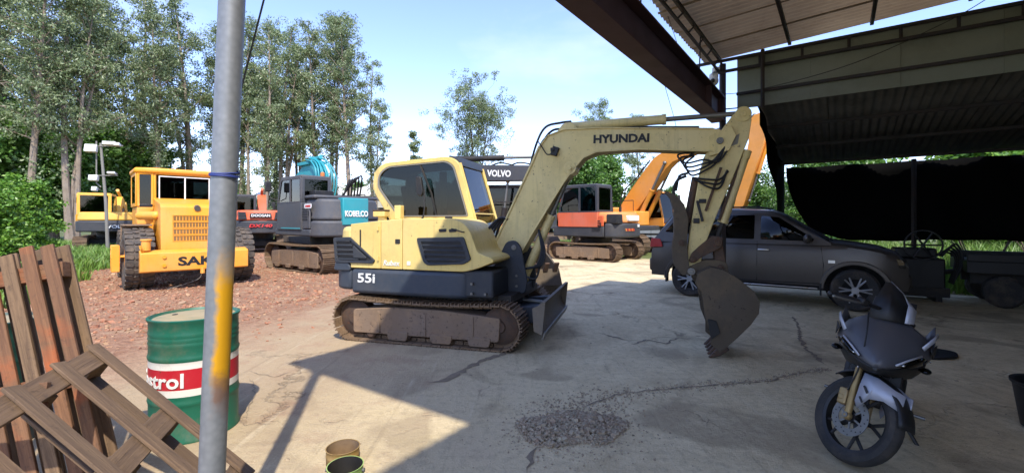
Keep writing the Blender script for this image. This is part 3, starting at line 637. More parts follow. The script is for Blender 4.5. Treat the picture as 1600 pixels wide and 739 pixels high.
# mirror on its arm, handrail posts, work lamp behind the cab
mb = MB(); mb.tube(bez([(-.76, -.22, 1.64), (-.40, -.24, 1.62), (-.32, -.24, 1.72), (-.33, -.22, 2.06)], 6), .011, 6); mi = mb.build('mirror_arm', M['black'], hero)
mb = MB(); mb.prism(rp([(-.44, 1.98), (-.36, 1.95), (-.33, 2.02), (-.37, 2.24), (-.45, 2.25)], .03), -.26, -.20); mb.build('mirror', M['black'], mi, .012)
mb = MB(); mb.box((-.62, -.42, 1.72), (.10, .10, .20)); mb.build('hood_post', M['hy'], hero, .008); 
mb = MB(); mb.box((-1.0, -.30, 1.70), (.20, .14, .08)); mb.box((-.98, -.30, 1.61), (.12, .06, .12)); lp_ = mb.build('work_lamp', M['hy'], hero, .01)
mb = MB(); mb.box((-1.0, -.30, 1.752), (.21, .15, .025)); mb.build('lamp_lid', M['rust_steel'], lp_, .01)
# ---- boom
bo = [(.86, 1.13), (.72, 1.28), (1.25, 2.36), (1.36, 2.60), (1.50, 2.755), (1.72, 2.825), (2.2, 2.815), (3.55, 2.72), (3.74, 2.66), (3.74, 2.52), (3.55, 2.43), (2.69, 2.50), (2.15, 2.49), (1.98, 2.42), (1.84, 2.26), (1.72, 2.10), (1.30, 1.44), (1.13, 1.16), (1.0, 1.10)]
mb = MB(); mb.prism(bo, -.13, .11); boom = mb.build('boom', M['hyarm'], hero, .008, 2)
mb = MB()
up_ = bo[1:8]; mb.prism(up_+[(p[0]+(.02 if i < 3 else .0), p[1]-.016) for i, p in list(enumerate(up_))[::-1]], -.15, .13); dn = bo[10:18]
mb.build('top_plate', M['hyarm'], boom, .003, 1)
mb = MB(); mb.prism(dn+[(p[0]-.016, p[1]+.016) for p in dn[::-1]], -.15, .13); mb.build('bottom_plate', M['hyarm'], boom, .003, 1)
text('HYUNDAI', M['blacktext'], boom, .70, .112, (2.46, -.1335, 2.655), (R(90), R(1.6), 0), .002, .045)
mb = MB(); mb.lathe([(.085, -.15), (.085, .13)], (1.80, -.0, 2.30), 'y', 16); mb.lathe([(.03, -.17), (.03, .15)], (1.80, 0, 2.30), 'y', 12); mb.build('boom_boss', M['hyarm'], boom, .004)
mb = MB(); mb.box((1.60, -.15, 2.53), (.09, .05, .12), (0, R(20), 0)); mb.box((1.57, -.17, 2.55), (.05, .04, .05)); mb.build('boom_light', M['black'], boom, .008)
hose(boom, [(1.60, -.17, 2.52), (1.50, -.16, 2.49), (1.42, -.155, 2.60), (1.36, -.14, 2.68)], .008)
pinh(boom, (3.62, -.01, 2.56), .04, .16)
# boom ram (in front of the boom), arm ram on top
ram(hero, (1.12, -.01, .78), (1.79, -.01, 2.28), .062, .60, M['hyarm'], 'boom_ram')
mb = MB()
for y in (-.10, .08): mb.prism(rp([(1.62, 2.80), (1.70, 2.90), (1.82, 2.91), (1.92, 2.80)], .02), y-.012, y+.012)
mb.build('ram_lug', M['hyarm'], boom)
ar = ram(hero, (1.74, -.01, 2.87), (3.86, -.01, 2.90), .062, .60, M['hyarm'], 'arm_ram')
hose(hero, [(1.20, -.06, 2.25), (1.32, -.06, 2.66), (1.45, -.06, 2.88), (1.66, -.04, 2.93), (1.80, -.03, 2.94)], .016)
hose(hero, [(1.24, .02, 2.25), (1.38, .02, 2.66), (1.52, .02, 2.84), (1.72, .02, 2.86)], .016)
hose(hero, [(1.24, -.02, 2.32), (1.40, -.03, 2.70), (1.60, -.02, 2.80), (1.9, -.02, 2.855), (3.4, -.02, 2.765)], .012)
for k in range(4): hose(hero, [(.70, -.2+.1*k, 1.05), (.62+.02*k, -.22+.1*k, 1.38), (.80, -.18+.09*k, 1.62), (.92+.02*k, -.12+.06*k, 1.62)], .02)
for k in range(3): hose(hero, [(1.20, -.2+.04*k, .95), (1.36+.03*k, -.2, 1.0), (1.42+.02*k, -.16, 1.20), (1.36, -.1, 1.48)], .016)
hose(hero, [(1.02, -.24, 1.16), (1.18, -.26, .90), (1.34, -.2, .82), (1.40, -.14, 1.02)], .014)
# ---- arm
ao = [(3.66, 2.72), (3.76, 2.86), (3.86, 2.945), (3.95, 2.92), (3.97, 2.80), (3.94, 2.58), (3.80, 2.20), (3.57, 1.62), (3.43, 1.22), (3.40, .98), (3.33, .93), (3.25, .96), (3.24, 1.06), (3.31, 1.62), (3.40, 2.18), (3.46, 2.40)]
mb = MB(); mb.prism(ao, -.105, .085); arm = mb.build('arm', M['hyarm'], hero, .008, 2)
mb = MB(); mb.prism([(3.50, 2.62), (3.74, 2.74), (3.80, 2.62), (3.72, 2.44), (3.50, 2.38)], -.145, -.108); mb.build('hinge_plate', M['hyarm'], arm, .004)
mb = MB(); mb.lathe([(.09, -.125), (.09, .105)], (3.88, 0, 2.87), 'y', 16); mb.lathe([(.035, -.14), (.035, .12)], (3.88, 0, 2.87), 'y', 10); mb.build('arm_boss', M['hyarm'], arm, .004)
mb = MB(); mb.prism([(3.76, 2.60), (3.84, 2.64), (3.82, 2.52), (3.74, 2.49)], -.112, -.10); mb.build('data_plate', M['trim'], arm)
mb = MB(); mb.box((3.40, -.118, 1.72), (.03, .03, .26), (0, R(-14), 0)); mb.box((3.36, -.12, 1.60), (.07, .03, .06)); mb.box((3.43, -.12, 1.84), (.08, .03, .05)); mb.build('pipe_clamp', M['black'], arm, .004)
mb = MB(); mb.box((3.55, -.12, 1.98), (.03, .03, .55), (0, R(18), 0)); mb.build('pipe', M['rust_steel'], arm)
mb = MB(); mb.tube([(3.90, -.08, 2.55), (3.79, -.08, 2.12), (3.62, -.08, 1.60)], .015, 6); mb.build('pipe', M['rust_steel'], arm)
# bucket ram down the outer face of the arm, links
ram(hero, (3.92, -.02, 2.42), (3.60, -.02, 1.36), .056, .80, M['hyarm'], 'bucket_ram')
mb = MB()
for y in (-.135, .10): mb.prism(rp([(3.54, 1.42), (3.66, 1.40), (3.64, 1.28), (3.42, 1.16), (3.33, 1.08), (3.27, 1.10), (3.30, 1.20), (3.40, 1.30)], .03), y-.018, y+.018)
mb.build('bucket_link', M['rust_steel'], hero, .006)
pinh(hero, (3.60, -.02, 1.345), .045, .165, M['rust_steel']); pinh(hero, (3.32, -.02, 1.13), .035, .16, M['rust_steel'])
mb = MB()
for y in (-.09, .06): mb.prism(rp([(3.55, 1.38), (3.65, 1.36), (3.70, 1.04), (3.58, 1.00)], .03), y-.02, y+.02)
mb.build('bucket_link', M['rust_steel'], hero, .006)
# hoses looping at the middle of the arm
rnd = random.Random(12); q_ = lambda a: rnd.uniform(-a, a)
for k in range(4):
    hose(hero, [(3.70+q_(.03), -.13, 2.52+q_(.04)), (3.58+q_(.03), -.15, 2.34+q_(.04)), (3.44, -.16-.01*k, 2.20+.045*k), (3.30-.02*k, -.13, 2.16+.05*k), (3.24-.03*k, -.08, 2.30+.04*k), (3.34, -.04, 2.44+q_(.04))], .012)
for k in range(3):
    hose(hero, [(3.36-.02*k, -.13, 2.13+q_(.03)), (3.48, -.16-.012*k, 2.10-.045*k), (3.62, -.15, 2.10-.05*k), (3.72+q_(.02), -.12, 2.16+q_(.05))], .012)
hose(hero, [(3.25, -.05, 2.16), (3.14, -.05, 2.10), (3.10, -.03, 1.96), (3.15, -.03, 1.84)], .018); hose(hero, [(3.27, .02, 2.2), (3.17, .03, 2.16), (3.13, .03, 1.98)], .016)
# wood clamp on the inner face of the arm
to = [(2.98, 1.98), (3.06, 1.88), (3.11, 1.70), (3.11, 1.50), (3.08, 1.25), (3.10, 1.05), (3.20, .93), (3.29, .95), (3.27, 1.10), (3.25, 1.35), (3.27, 1.62), (3.22, 1.80), (3.12, 1.92)]
mb = MB()
for y in (-.15, .13): mb.prism(to, y-.02, y+.02)
mb.prism([(3.10, 1.75), (3.10, 1.2), (3.15, 1.2), (3.16, 1.75)], -.13, .11)
th = mb.build('grab_clamp', M['bucket'], hero, .006)
pinh(th, (3.19, -.01, 1.33), .04, .18, M['rust_steel'])
mb = MB(); mb.cyl((3.36, -.02, 2.14), (3.26, -.02, 1.58), .045, n=12); mb.cyl((3.26, -.02, 1.58), (3.20, -.02, 1.34), .022, n=10); mb.build('clamp_ram', M['rust_steel'], hero)
pinh(hero, (3.30, -.01, .985), .045, .19)
# ---- bucket
bp = [(3.36, .98), (3.50, 1.06), (3.64, 1.03), (3.80, .93), (3.95, .80), (4.01, .68), (4.00, .55), (3.92, .42), (3.80, .28), (3.66, .13), (3.60, .07)]
bw0, bw1 = -.34, .30
th_ = [(p[0]-.022, p[1]-.018) for p in bp]; th_[0] = (3.35, .955); th_[-1] = (3.575, .085)
mb = MB(); mb.prism(bp+th_[::-1], bw0, bw1); bk = mb.build('bucket', M['bucket'], hero, .003, 1)
side = bp+[(3.50, .16), (3.50, .30), (3.44, .46), (3.42, .62), (3.40, .76), (3.33, .86)]
for y in (bw0, bw1): mb = MB(); mb.prism(side, y-.014, y+.014); mb.build('side_plate', M['bucket'], bk, .004)
mb = MB()
for y in (-.11, .09): mb.prism(rp([(3.24, 1.02), (3.30, .92), (3.38, .90), (3.72, .96), (3.70, 1.10), (3.60, 1.13), (3.44, 1.12)], .04), y-.022, y+.022)
mb.build('bucket_ear', M['bucket'], bk, .006)
pinh(bk, (3.63, -.01, 1.04), .035, .16, M['rust_steel'])
for k in range(5):
    y = bw0+.03+k*(bw1-bw0-.06)/4
    mb = MB(); mb.prism([(3.66, .16), (3.56, .10), (3.475, -.0), (3.49, -.01), (3.60, .03), (3.70, .11)], y-.03, y+.03, 'y'); mb.build('tooth', M['rust_steel'], bk, .008)
mb = MB(); mb.prism(rp([(3.46, .46), (3.56, .44), (3.60, .30), (3.50, .22)], .02), bw0-.03, bw0-.015); mb.build('side_cutter', M['dark_steel'], bk, .004)
# ================================================================== generic crawler excavator (all the machines behind)
def rframe(mb, u0, u1, w0, w1, t, a, b, ax): mb.ring([(u0, w0), (u1, w0), (u1, w1), (u0, w1)], [(u0+t, w0+t), (u1-t, w0+t), (u1-t, w1-t), (u0+t, w1-t)], a, b, ax)
def gcab(root, x0, x1, y0, y1, z0, zb, z1, mat, roofm=None, pane=None, low=None):
    pane = pane or M['midglass']; low = low or mat
    mb = MB(); mb.bb((x0, y0, z0), (x1, y0+.06, zb)); mb.bb((x0, y1-.06, z0), (x1, y1, zb)); mb.bb((x0, y0+.06, z0), (x0+.06, y1-.06, zb)); mb.bb((x1-.06, y0+.06, z0), (x1, y1-.06, zb-.25)); mb.bb((x0, y0, z0-.02), (x1, y1, z0+.04))
    base = mb.build('cab_base', low, root, .02)
    so = rp([(x0, zb), (x0+.03, z1), (x1-.30, z1), (x1, zb)], [.01, .12, .16, .01]); si = rp([(x0+.08, zb+.04), (x0+.10, z1-.09), (x1-.34, z1-.09), (x1-.10, zb+.04)], [.04, .08, .1, .04])
    for y in (y0, y1-.05):
        mb = MB(); mb.ring(so, si, y, y+.05); f = mb.build('cab_frame', mat, root, .012); mb = MB(); mb.prism(si, y+.02, y+.026); mb.build('window_pane', pane, f)
        if y > y0: mb = MB(); xm = x0+(x1-x0)*.42; mb.bb((xm, y-.005, zb), (xm+.07, y+.055, z1-.05)); mb.build('door_pillar', mat, f)
    mb = MB(); rframe(mb, y0+.05, y1-.05, zb, z1-.03, .08, x0+.01, x0+.05, 'x'); f = mb.build('rear_frame', mat, root, .01)
    mb = MB(); mb.bb((x0+.025, y0+.12, zb+.06), (x0+.031, y1-.12, z1-.10)); mb.build('rear_pane', pane, f)
    mb = MB(); mb.prism([(x0+.02, z1-.04), (x0+.05, z1+.03), (x1-.30, z1+.03), (x1-.22, z1-.05)], y0+.02, y1-.02); mb.build('cab_roof', roofm or mat, root, .03)
    mb = MB(); mb.face([(x1-.25, y0+.05, z1-.1), (x1-.25, y1-.05, z1-.1), (x1-.02, y1-.05, zb-.2), (x1-.02, y0+.05, zb-.2)]); mb.build('windscreen', pane, root)
    ym = (y0+y1)/2
    mb = MB(); mb.prism(rp([(x0+.3, zb-.25), (x0+.85, zb-.25), (x0+.85, zb-.1), (x0+.45, zb-.08), (x0+.28, zb+.6), (x0+.16, zb+.6), (x0+.28, zb-.1)], .04), ym-.24, ym+.24); mb.build('operator_seat', M['seat'], root, .02)
    return base
def limb(root, name, pts, w, mat, y=0., bevel=.012):
    mb = MB(); mb.prism(pts, y-w/2, y+w/2); return mb.build(name, mat, root, bevel, 2)
def gbucket(root, p, sc, mat, w=.9, flip=1):
    x, z = p; q = [(0, .1), (.25, .16), (.55, .02), (.78, -.3), (.72, -.65), (.45, -.95), (.3, -1.02)]
    q = [(x+flip*a*sc, z+b*sc) for a, b in q]; inn = [(a-.03*flip, b-.03) for a, b in q]
    mb = MB(); mb.prism(q+inn[::-1], -w/2, w/2); b = mb.build('bucket', mat, root)
    side_ = q+[(x+flip*.12*sc, z-.45*sc)]
    for y in (-w/2, w/2): mb = MB(); mb.prism(side_, y-.02, y+.02); mb.build('side_plate', mat, b)
    for k in range(5):
        y = -w/2+.06+k*(w-.12)/4; mb = MB(); e = q[-1]; mb.prism([(e[0]+.1*sc*flip, e[1]+.08*sc), (e[0]-.16*sc*flip, e[1]-.08*sc), (e[0]+.08*sc*flip, e[1]-.03*sc)], y-.04, y+.04); mb.build('tooth', M['rust_steel'], b)
    return b
def gexc(name, label, loc, rz, c):
    """c: dictionary of sizes and materials"""
    g = c.get; root = thing(name, label, 'excavator', loc, rz, g('group'))
    Lt, Wt, Ht, ga = g('tracks'); body, cwm, low = g('body'), g('cw'), g('low', g('cw')); uw = g('uw', 1.2); tl = g('tail', 2.2); z0, z1, zh = g('z', (1.0, 1.5, 2.1)); fx = g('front', 1.6)
    for yc in (-ga/2, ga/2): track(root, Lt, Wt, Ht, yc, g('pitch', .17), M['mud_brown'], M['shoe'], g('trz', 0.), g('single', False))
    mb = MB(); mb.box((0, 0, Ht*.6), (Lt*.5, ga, Ht*.4)); uc = mb.build('undercarriage', M['dark_steel'], root, .04); uc.rotation_euler.z = g('trz', 0.)
    mb = MB(); mb.lathe([(.6, Ht*.75), (.62, z0-.06), (.55, z0)], (0, 0, 0), 'z', 24); mb.build('slew_ring', M['dark_steel'], root)
    xr = -tl*.62; arc = [(xr, -uw)]+[(xr-(tl+xr)*math.cos(R(a))**.8, uw*math.sin(R(a))) for a in range(-75, 76, 15)]+[(xr, uw)]
    mb = MB(); mb.prism(arc, z0-.02, z1+.1, 'z'); cw = mb.build('counterweight', cwm, root, .07, 3)
    mb = MB(); mb.prism([(xr+.01, -uw+.01), (fx, -uw+.01), (fx, uw-.01), (xr+.01, uw-.01)], z0, z0+g('skh', .22), 'z'); mb.build('skirt', low, root, .04)
    mb = MB(); arc2 = [(x*.985, y*.96) for x, y in arc]; arc3 = [(x*.93, y*.90) for x, y in arc]
    xc = g('hood_front', -.55)
    mb.prism([(xc, -uw*.95)]+arc2[1:-1]+[(xc, uw*.95)], z1+.11, zh, 'z', [(xc, -uw*.9)]+arc3[1:-1]+[(xc, uw*.9)]); hood = mb.build('engine_hood', g('hood', body), root, .08, 3)
    # side doors (left and right) as separate panels, right tank boxes
    for sy in (-1, 1):
        mb = MB(); mb.bb((xr+.02, sy*(uw-.05), z0+g('skh', .22)+.01), (xc-.01, sy*(uw), zh-.12)); sdp = mb.build('side_door', g('door', body), root, .025, 2)
        mb = MB(); mb.box(((xr+xc)/2-.2, sy*(uw+.004), zh-.45), (.03, .03, .14)); mb.build('door_handle', M['black'], sdp)
        for k in range(5): mb = MB(); mb.box((xr+.32, sy*(uw+.006), zh-.32-k*.08), (.34, .014, .035)); mb.build('louvre', M['black'], sdp)
    mb = MB(); mb.bb((xc, -uw, z0+.22), (fx-.05, -.28, zh-.25)); mb.build('tank_box', body, root, .05, 2)
    mb = MB(); mb.tube([(fx-.2, -uw+.06, zh-.25), (fx-.2, -uw+.06, zh+.25), (xc+.2, -uw+.06, zh+.25), (xc+.2, -uw+.06, zh-.25)], .018, 6); mb.build('handrail', g('rail', M['black']), root)
    cx0, cx1, cy0, cy1, cz1 = g('cab', (-.5, 1.45, .12, uw, 2.95))
    gcab(root, cx0, cx1, cy0, cy1, z0+g('skh', .2), g('sill', zh-.25), cz1, g('cabm', M['dark_steel']), g('roofm'), g('pane'), g('cablow'))
    # mirror beside the cab
    mb = MB(); mb.tube([(cx1-.2, cy1, cz1-.75), (cx1, cy1+.25, cz1-.65), (cx1, cy1+.28, cz1-.3)], .016, 6); ma = mb.build('mirror_arm', M['black'], root); mb = MB(); mb.box((cx1, cy1+.28, cz1-.28), (.06, .2, .34)); mb.build('mirror', M['black'], ma, .03)
    # exhaust stub
    mb = MB(); mb.cyl((xr+.25, -uw*.5, zh-.1), (xr+.25, -uw*.5, zh+.22), .05, n=10); mb.build('exhaust', M['black'], root)
    bm_ = g('boomm', body); by = g('by', -.08); bw = g('bw', .42)
    if g('boom'):
        b = limb(root, 'boom', g('boom'), bw, bm_, by)
        a = limb(root, 'arm', g('arm'), bw*.8, g('armm', bm_), by)
        for (p, q, r, fr) in g('rams', []):
            for yy in ((by-.32, by+.32) if g('twin') and r > .0 and p[1] < 2.0 else (by,)): ram(root, (p[0], yy, p[1]), (q[0], yy, q[1]), r, fr, g('ramm', bm_), 'ram')
        for h in g('hoses', []): hose(root, [(p[0], by+p[2] if len(p) > 2 else by, p[1]) for p in h], .028)
        if g('bk'): gbucket(root, g('bk')[0], g('bk')[1], M['bucket'], g('bk')[2], g('bk')[3])
    return root, cw, hood
def arcx(c, y):
    """x of the tail arc at half-width y, for things fixed to the counterweight"""
    tl, uw = c.get('tail', 2.2), c.get('uw', 1.2); xr = -tl*.62; a = math.asin(max(-1, min(1, y/uw))); return xr-(tl+xr)*math.cos(a)**.8

M['kgrey'] = paint('slate_grey_paint', s(66, 68, 72), .5, .5, s(112, 102, 90), 1.2, streak=.3)
M['teal'] = paint('teal_paint', s(18, 140, 148), .45, .3, s(96, 120, 112), 1.2)
M['doosan'] = paint('orange_paint', s(206, 86, 34), .42, .45, s(150, 104, 78), 1.2, streak=.3)
M['dgrey'] = paint('charcoal_paint', s(48, 50, 54), .5, .35, s(98, 88, 78), 1.4)
M['voly'] = paint('golden_yellow_paint', s(226, 164, 36), .45, .3, s(150, 118, 70), 1.2)
M['bigy'] = paint('amber_yellow_paint', s(222, 142, 30), .42, .35, s(150, 104, 56), 1.1, 0, .335, s(96, 66, 44))
M['ltor'] = paint('light_orange_paint', s(220, 132, 52), .42, .25, s(160, 116, 78), 1.2)
M['redt'] = plain('red_letter', s(190, 40, 36), .5)
fold_boom = [(.25, 1.45), (.05, 1.75), (1.3, 3.05), (1.75, 3.3), (2.3, 3.22), (3.9, 2.55), (3.95, 2.3), (3.75, 2.22), (2.2, 2.78), (1.75, 2.72), (.6, 1.45)]
fold_arm = [(3.7, 2.75), (4.1, 2.62), (4.15, 2.4), (3.6, 1.2), (3.35, .75), (3.2, .8), (3.3, 1.4), (3.55, 2.3)]
fold_rams = [((.75, 1.3), (1.9, 2.85), .085, .55), ((1.6, 3.35), (3.85, 2.72), .075, .6), ((4.0, 2.2), (3.5, 1.05), .065, .7)]
# ---- grey and teal machine left of the middle
c = dict(tracks=(3.75, .62, .86, 2.0), body=M['kgrey'], cw=M['kgrey'], low=M['kgrey'], uw=1.17, tail=1.72, z=(1.12, 1.5, 2.28), front=1.6, cab=(-.5, 1.35, .18, 1.19, 3.02), cabm=M['kgrey'], pitch=.17, single=True, trz=R(4),
         boom=[(.3, 1.55), (.05, 1.85), (.75, 3.3), (1.2, 3.72), (1.7, 3.66), (3.2, 2.9), (3.25, 2.6), (3.0, 2.55), (1.65, 3.1), (1.3, 2.95), (.65, 1.6)], arm=[(2.95, 3.15), (3.35, 3.0), (3.3, 2.4), (2.95, .9), (2.7, .9), (2.8, 2.0)],
         rams=[((.85, 1.4), (1.55, 3.2), .08, .55), ((.9, 3.85), (2.9, 3.2), .07, .6)], boomm=M['teal'], bk=((2.8, .95), .9, .8, -1), by=-.1, sill=2.18)
kob, kcw, khood = gexc('excavator', 'dark grey crawler excavator with a teal rear hood and teal folded boom', (-6.2, 15.25, 0), math.atan2(.66, -.75), c)
x = arcx(c, 0)
mb = MB(); mb.prism([(arcx(c, y)-.03, y) for y in (-.44, -.3, 0, .3, .44)]+[(arcx(c, y)+.3, y) for y in (.44, -.44)], 1.46, 2.31, 'z'); tp = mb.build('rear_hood_panel', M['teal'], kob, .03, 3)
text('KOBELCO', M['white'], tp, .78, .19, (x-.036, 0, 1.82), (R(90), 0, R(-90)), .012, .03)
mb = MB(); mb.bb((-1.2, -1.1, 2.28), (-.5, 1.1, 2.40)); mb.build('engine_cover', M['kgrey'], kob, .05)
mb = MB(); mb.bb((-.95, .35, 2.40), (-.55, .95, 2.55)); mb.build('battery_box', M['black'], kob, .02)
mb = MB(); mb.prism(rp([(-1.2, 1.98), (-.72, 1.98), (-.72, 2.12), (-1.2, 2.12)], .05), 1.172, 1.182); st = mb.build('warning_sticker', M['white'], kob); mb = MB(); mb.bb((-1.14, 1.183, 2.02), (-.80, 1.188, 2.08)); mb.build('sticker_print', M['redt'], st)
mb = MB(); mb.lathe([(.07, 3.06), (.07, 3.16), (.03, 3.2)], (-.3, .4, 0), 'z', 12); mb.build('beacon', M['amber'], kob)
mb = MB(); mb.bb((1.0, 1.192, 1.34), (-.45, 1.20, 1.38)); mb.build('teal_stripe', M['teal'], kob)
rnd = random.Random(4)
for k in range(9):      # tangle of teal pipes and hoses on the folded boom
    y = -.32+.07*k
    hose(kob, [(.35+.05*k, y, 2.3), (.35, y*1.3, 3.1+rnd.uniform(-.1, .1)), (.75+rnd.uniform(-.1, .1), y, 3.62+rnd.uniform(-.08, .1)), (1.4, y*.8, 3.72+rnd.uniform(0, .2))], .026, 'pipe', M['teal'])
for k in range(5): hose(kob, [(-.1+.1*k, -.35, 2.2), (-.25, -.55-.1*k, 2.95+.05*k), (.1, -.75-.12*k, 2.9), (.25, -.8-.1*k, 2.25)], .03)
mb = MB(); mb.bb((1.2, -.42, 3.6), (2.1, .2, 3.72)); mb.bb((1.25, -.42, 3.95), (2.05, -.36, 4.0)); mb.cyl((1.3, -.3, 3.7), (1.3, -.3, 4.0), .04, n=8); mb.cyl((2.0, -.3, 3.7), (2.0, -.3, 4.0), .04, n=8); mb.build('boom_guard', M['teal'], kob, .02)
# ---- orange machine, rear towards us
c = dict(tracks=(3.3, .5, .75, 1.9), body=M['doosan'], cw=M['dgrey'], low=M['dgrey'], uw=1.18, tail=2.0, z=(1.0, 1.5, 2.12), cab=(-.45, 1.4, .18, 1.16, 2.92), cabm=M['dgrey'], boom=fold_boom, arm=fold_arm, rams=fold_rams, bk=((3.3, .8), .8, .8, -1), sill=2.0)
hd = math.atan2(23.3, -13.3)
c['boom'] = [(x, z-.25) for x, z in fold_boom]
def rear_trim(root, c, plate, low_txt, z_plate, wide=.8):
    xx = arcx(c, 0)
    if plate:
        mb = MB(); mb.prism(rp([(-wide/2-.08, z_plate-.11), (wide/2+.08, z_plate-.11), (wide/2+.04, z_plate+.11), (-wide/2-.04, z_plate+.11)], .03), xx-.04, xx+.4, 'x'); p = mb.build('name_plate', M['black'], root, .01)
        text(plate, M['white'], p, wide, .13, (xx-.044, 0, z_plate), (R(90), 0, R(-90)), .004, .03)
    if low_txt: text(low_txt, M['redt'], root, 1.0, .16, (xx-.012, 0, 1.36), (R(90), 0, R(-90)), .03, .035, shear=.2)
    for sy in (-1, 1):
        mb = MB(); y = sy*.78; a = arcx(c, y); mb.prism([(y-sy*.2, z_plate-.2), (y+sy*.17, z_plate-.22), (y+sy*.17, z_plate+.16), (y-sy*.13, z_plate+.16)], a-.06, a+.3, 'x'); v = mb.build('rear_vent', M['dgrey'], root, .02)
        for k in range(5): mb = MB(); mb.box((a-.065, y, z_plate-.15+.07*k), (.02, .3, .03)); mb.build('slat', M['black'], v)
do1, dcw, dh = gexc('excavator', 'orange crawler excavator with charcoal counterweight, its back turned, beside the big tyre', (-13.25, 23.6, 0), hd, c)
rear_trim(do1, c, 'DOOSAN', 'DX140', 1.86)
c2 = dict(c); c2['body'] = M['doosan']
do2, _, _ = gexc('excavator', 'orange crawler excavator half hidden behind the grey and teal one', (-13.6, 28.5, 0), math.atan2(28, -13.4), c2)
rear_trim(do2, c2, 'DOOSAN', None, 1.86)
# ---- yellow machine far left, rear towards us
c = dict(tracks=(3.6, .55, .8, 2.0), body=M['voly'], cw=M['dgrey'], low=M['dgrey'], uw=1.22, tail=2.1, z=(1.05, 1.5, 2.05), cab=(-1.25, .9, -.15, 1.19, 3.02), cabm=M['voly'], boom=[(x, z-.3) for x, z in fold_boom], arm=fold_arm, rams=fold_rams, bk=((3.3, .8), .8, .8, -1), sill=1.9)
vo1, vcw, _ = gexc('excavator', 'golden yellow crawler excavator with grey counterweight behind the lamp post', (-22.0, 24.6, 0), math.atan2(24.6, -22.0)-.12, c)
text('VOLVO', M['white'], vo1, .95, .16, (arcx(c, 0)-.012, -.55, 1.3), (R(90), 0, R(-83)), .03, .03)
# ---- orange compact machine with hazard stripes
c = dict(tracks=(2.95, .48, .66, 1.78), body=M['doosan'], cw=M['dgrey'], low=M['dgrey'], hood=M['ltor'], skh=.38, uw=1.05, tail=1.62, z=(.88, 1.28, 1.78), front=1.3, hood_front=-.35, cab=(-.75, 1.05, .02, 1.07, 2.78), cabm=M['dgrey'], pitch=.15, single=True, trz=R(3), sill=1.78, cablow=M['doosan'], roofm=M['kgrey'],
         boom=[(.3, 1.2), (.1, 1.4), (1.1, 2.55), (1.45, 2.75), (1.9, 2.68), (3.0, 2.1), (3.05, 1.9), (2.9, 1.85), (1.8, 2.3), (1.4, 2.2), (.5, 1.2)], arm=[(2.85, 2.25), (3.15, 2.15), (3.15, 1.95), (2.75, .9), (2.6, .7), (2.5, .75), (2.75, 1.9)], rams=[((.6, 1.1), (1.5, 2.3), .06, .55), ((1.3, 2.8), (2.95, 2.2), .055, .6)], bk=((2.55, .8), .7, .65, -1), bw=.3)
mini, mcw, mh = gexc('excavator', 'small orange excavator with red hazard stripes on its grey counterweight', (3.55, 18.9, 0), math.atan2(.69, -.72), c); mini.scale = (1.08, 1.08, 1.09)
for k in range(6):
    y = -.02+.09*k; a = (arcx(c, y)+arcx(c, y+.06))/2-.018
    mb = MB(); mb.prism([(y, 1.10), (y+.055, 1.10), (y+.095, 1.19), (y+.04, 1.19)], a-.004, a+.06, 'x'); mb.build('hazard_stripe', M['redt'] if k % 2 == 0 else M['ltor'], mcw)
mb = MB(); a = arcx(c, -.35); mb.bb((a-.03, -.42, 1.24), (a+.05, -.30, 1.34)); mb.build('sticker', M['white'], mcw)
mb = MB(); a = arcx(c, .15); mb.prism(rp([(-.35, 1.46), (.35, 1.46), (.35, 1.66), (-.35, 1.66)], .04), a-.035, a+.3, 'x'); mb.build('rear_plate', M['white'], mini, .02)
mb = MB(); mb.prism(rp([(.55, 1.36), (.98, 1.36), (.96, 1.70), (.62, 1.70)], .04), arcx(c, .75)-.03, arcx(c, .75)+.4, 'x'); v = mb.build('rear_vent', M['black'], mini, .02)
for k in range(6): mb = MB(); mb.box((arcx(c, .75)-.035, .78, 1.40+.05*k), (.02, .32, .025)); mb.build('slat', M['dgrey'], v)
mb = MB(); mb.prism(rp([(-.6, 1.35), (-.25, 1.35), (-.2, 1.55), (-.6, 1.55)], .05), 1.055, 1.066); mb.build('side_sticker', M['white'], mini)
prof = [(2.15, .06), (2.07, .2), (2.07, .38), (2.14, .5)]
mb = MB(); mb.prism(prof+[(p[0]-.05, p[1]) for p in prof[::-1]], -1.05, 1.05); mb.build('dozer_blade', M['mud_brown'], mini)
for y in (-.4, .4): mb = MB(); mb.box((1.6, y, .3), (1.0, .12, .14)); mb.build('push_arm', M['dark_steel'], mini)
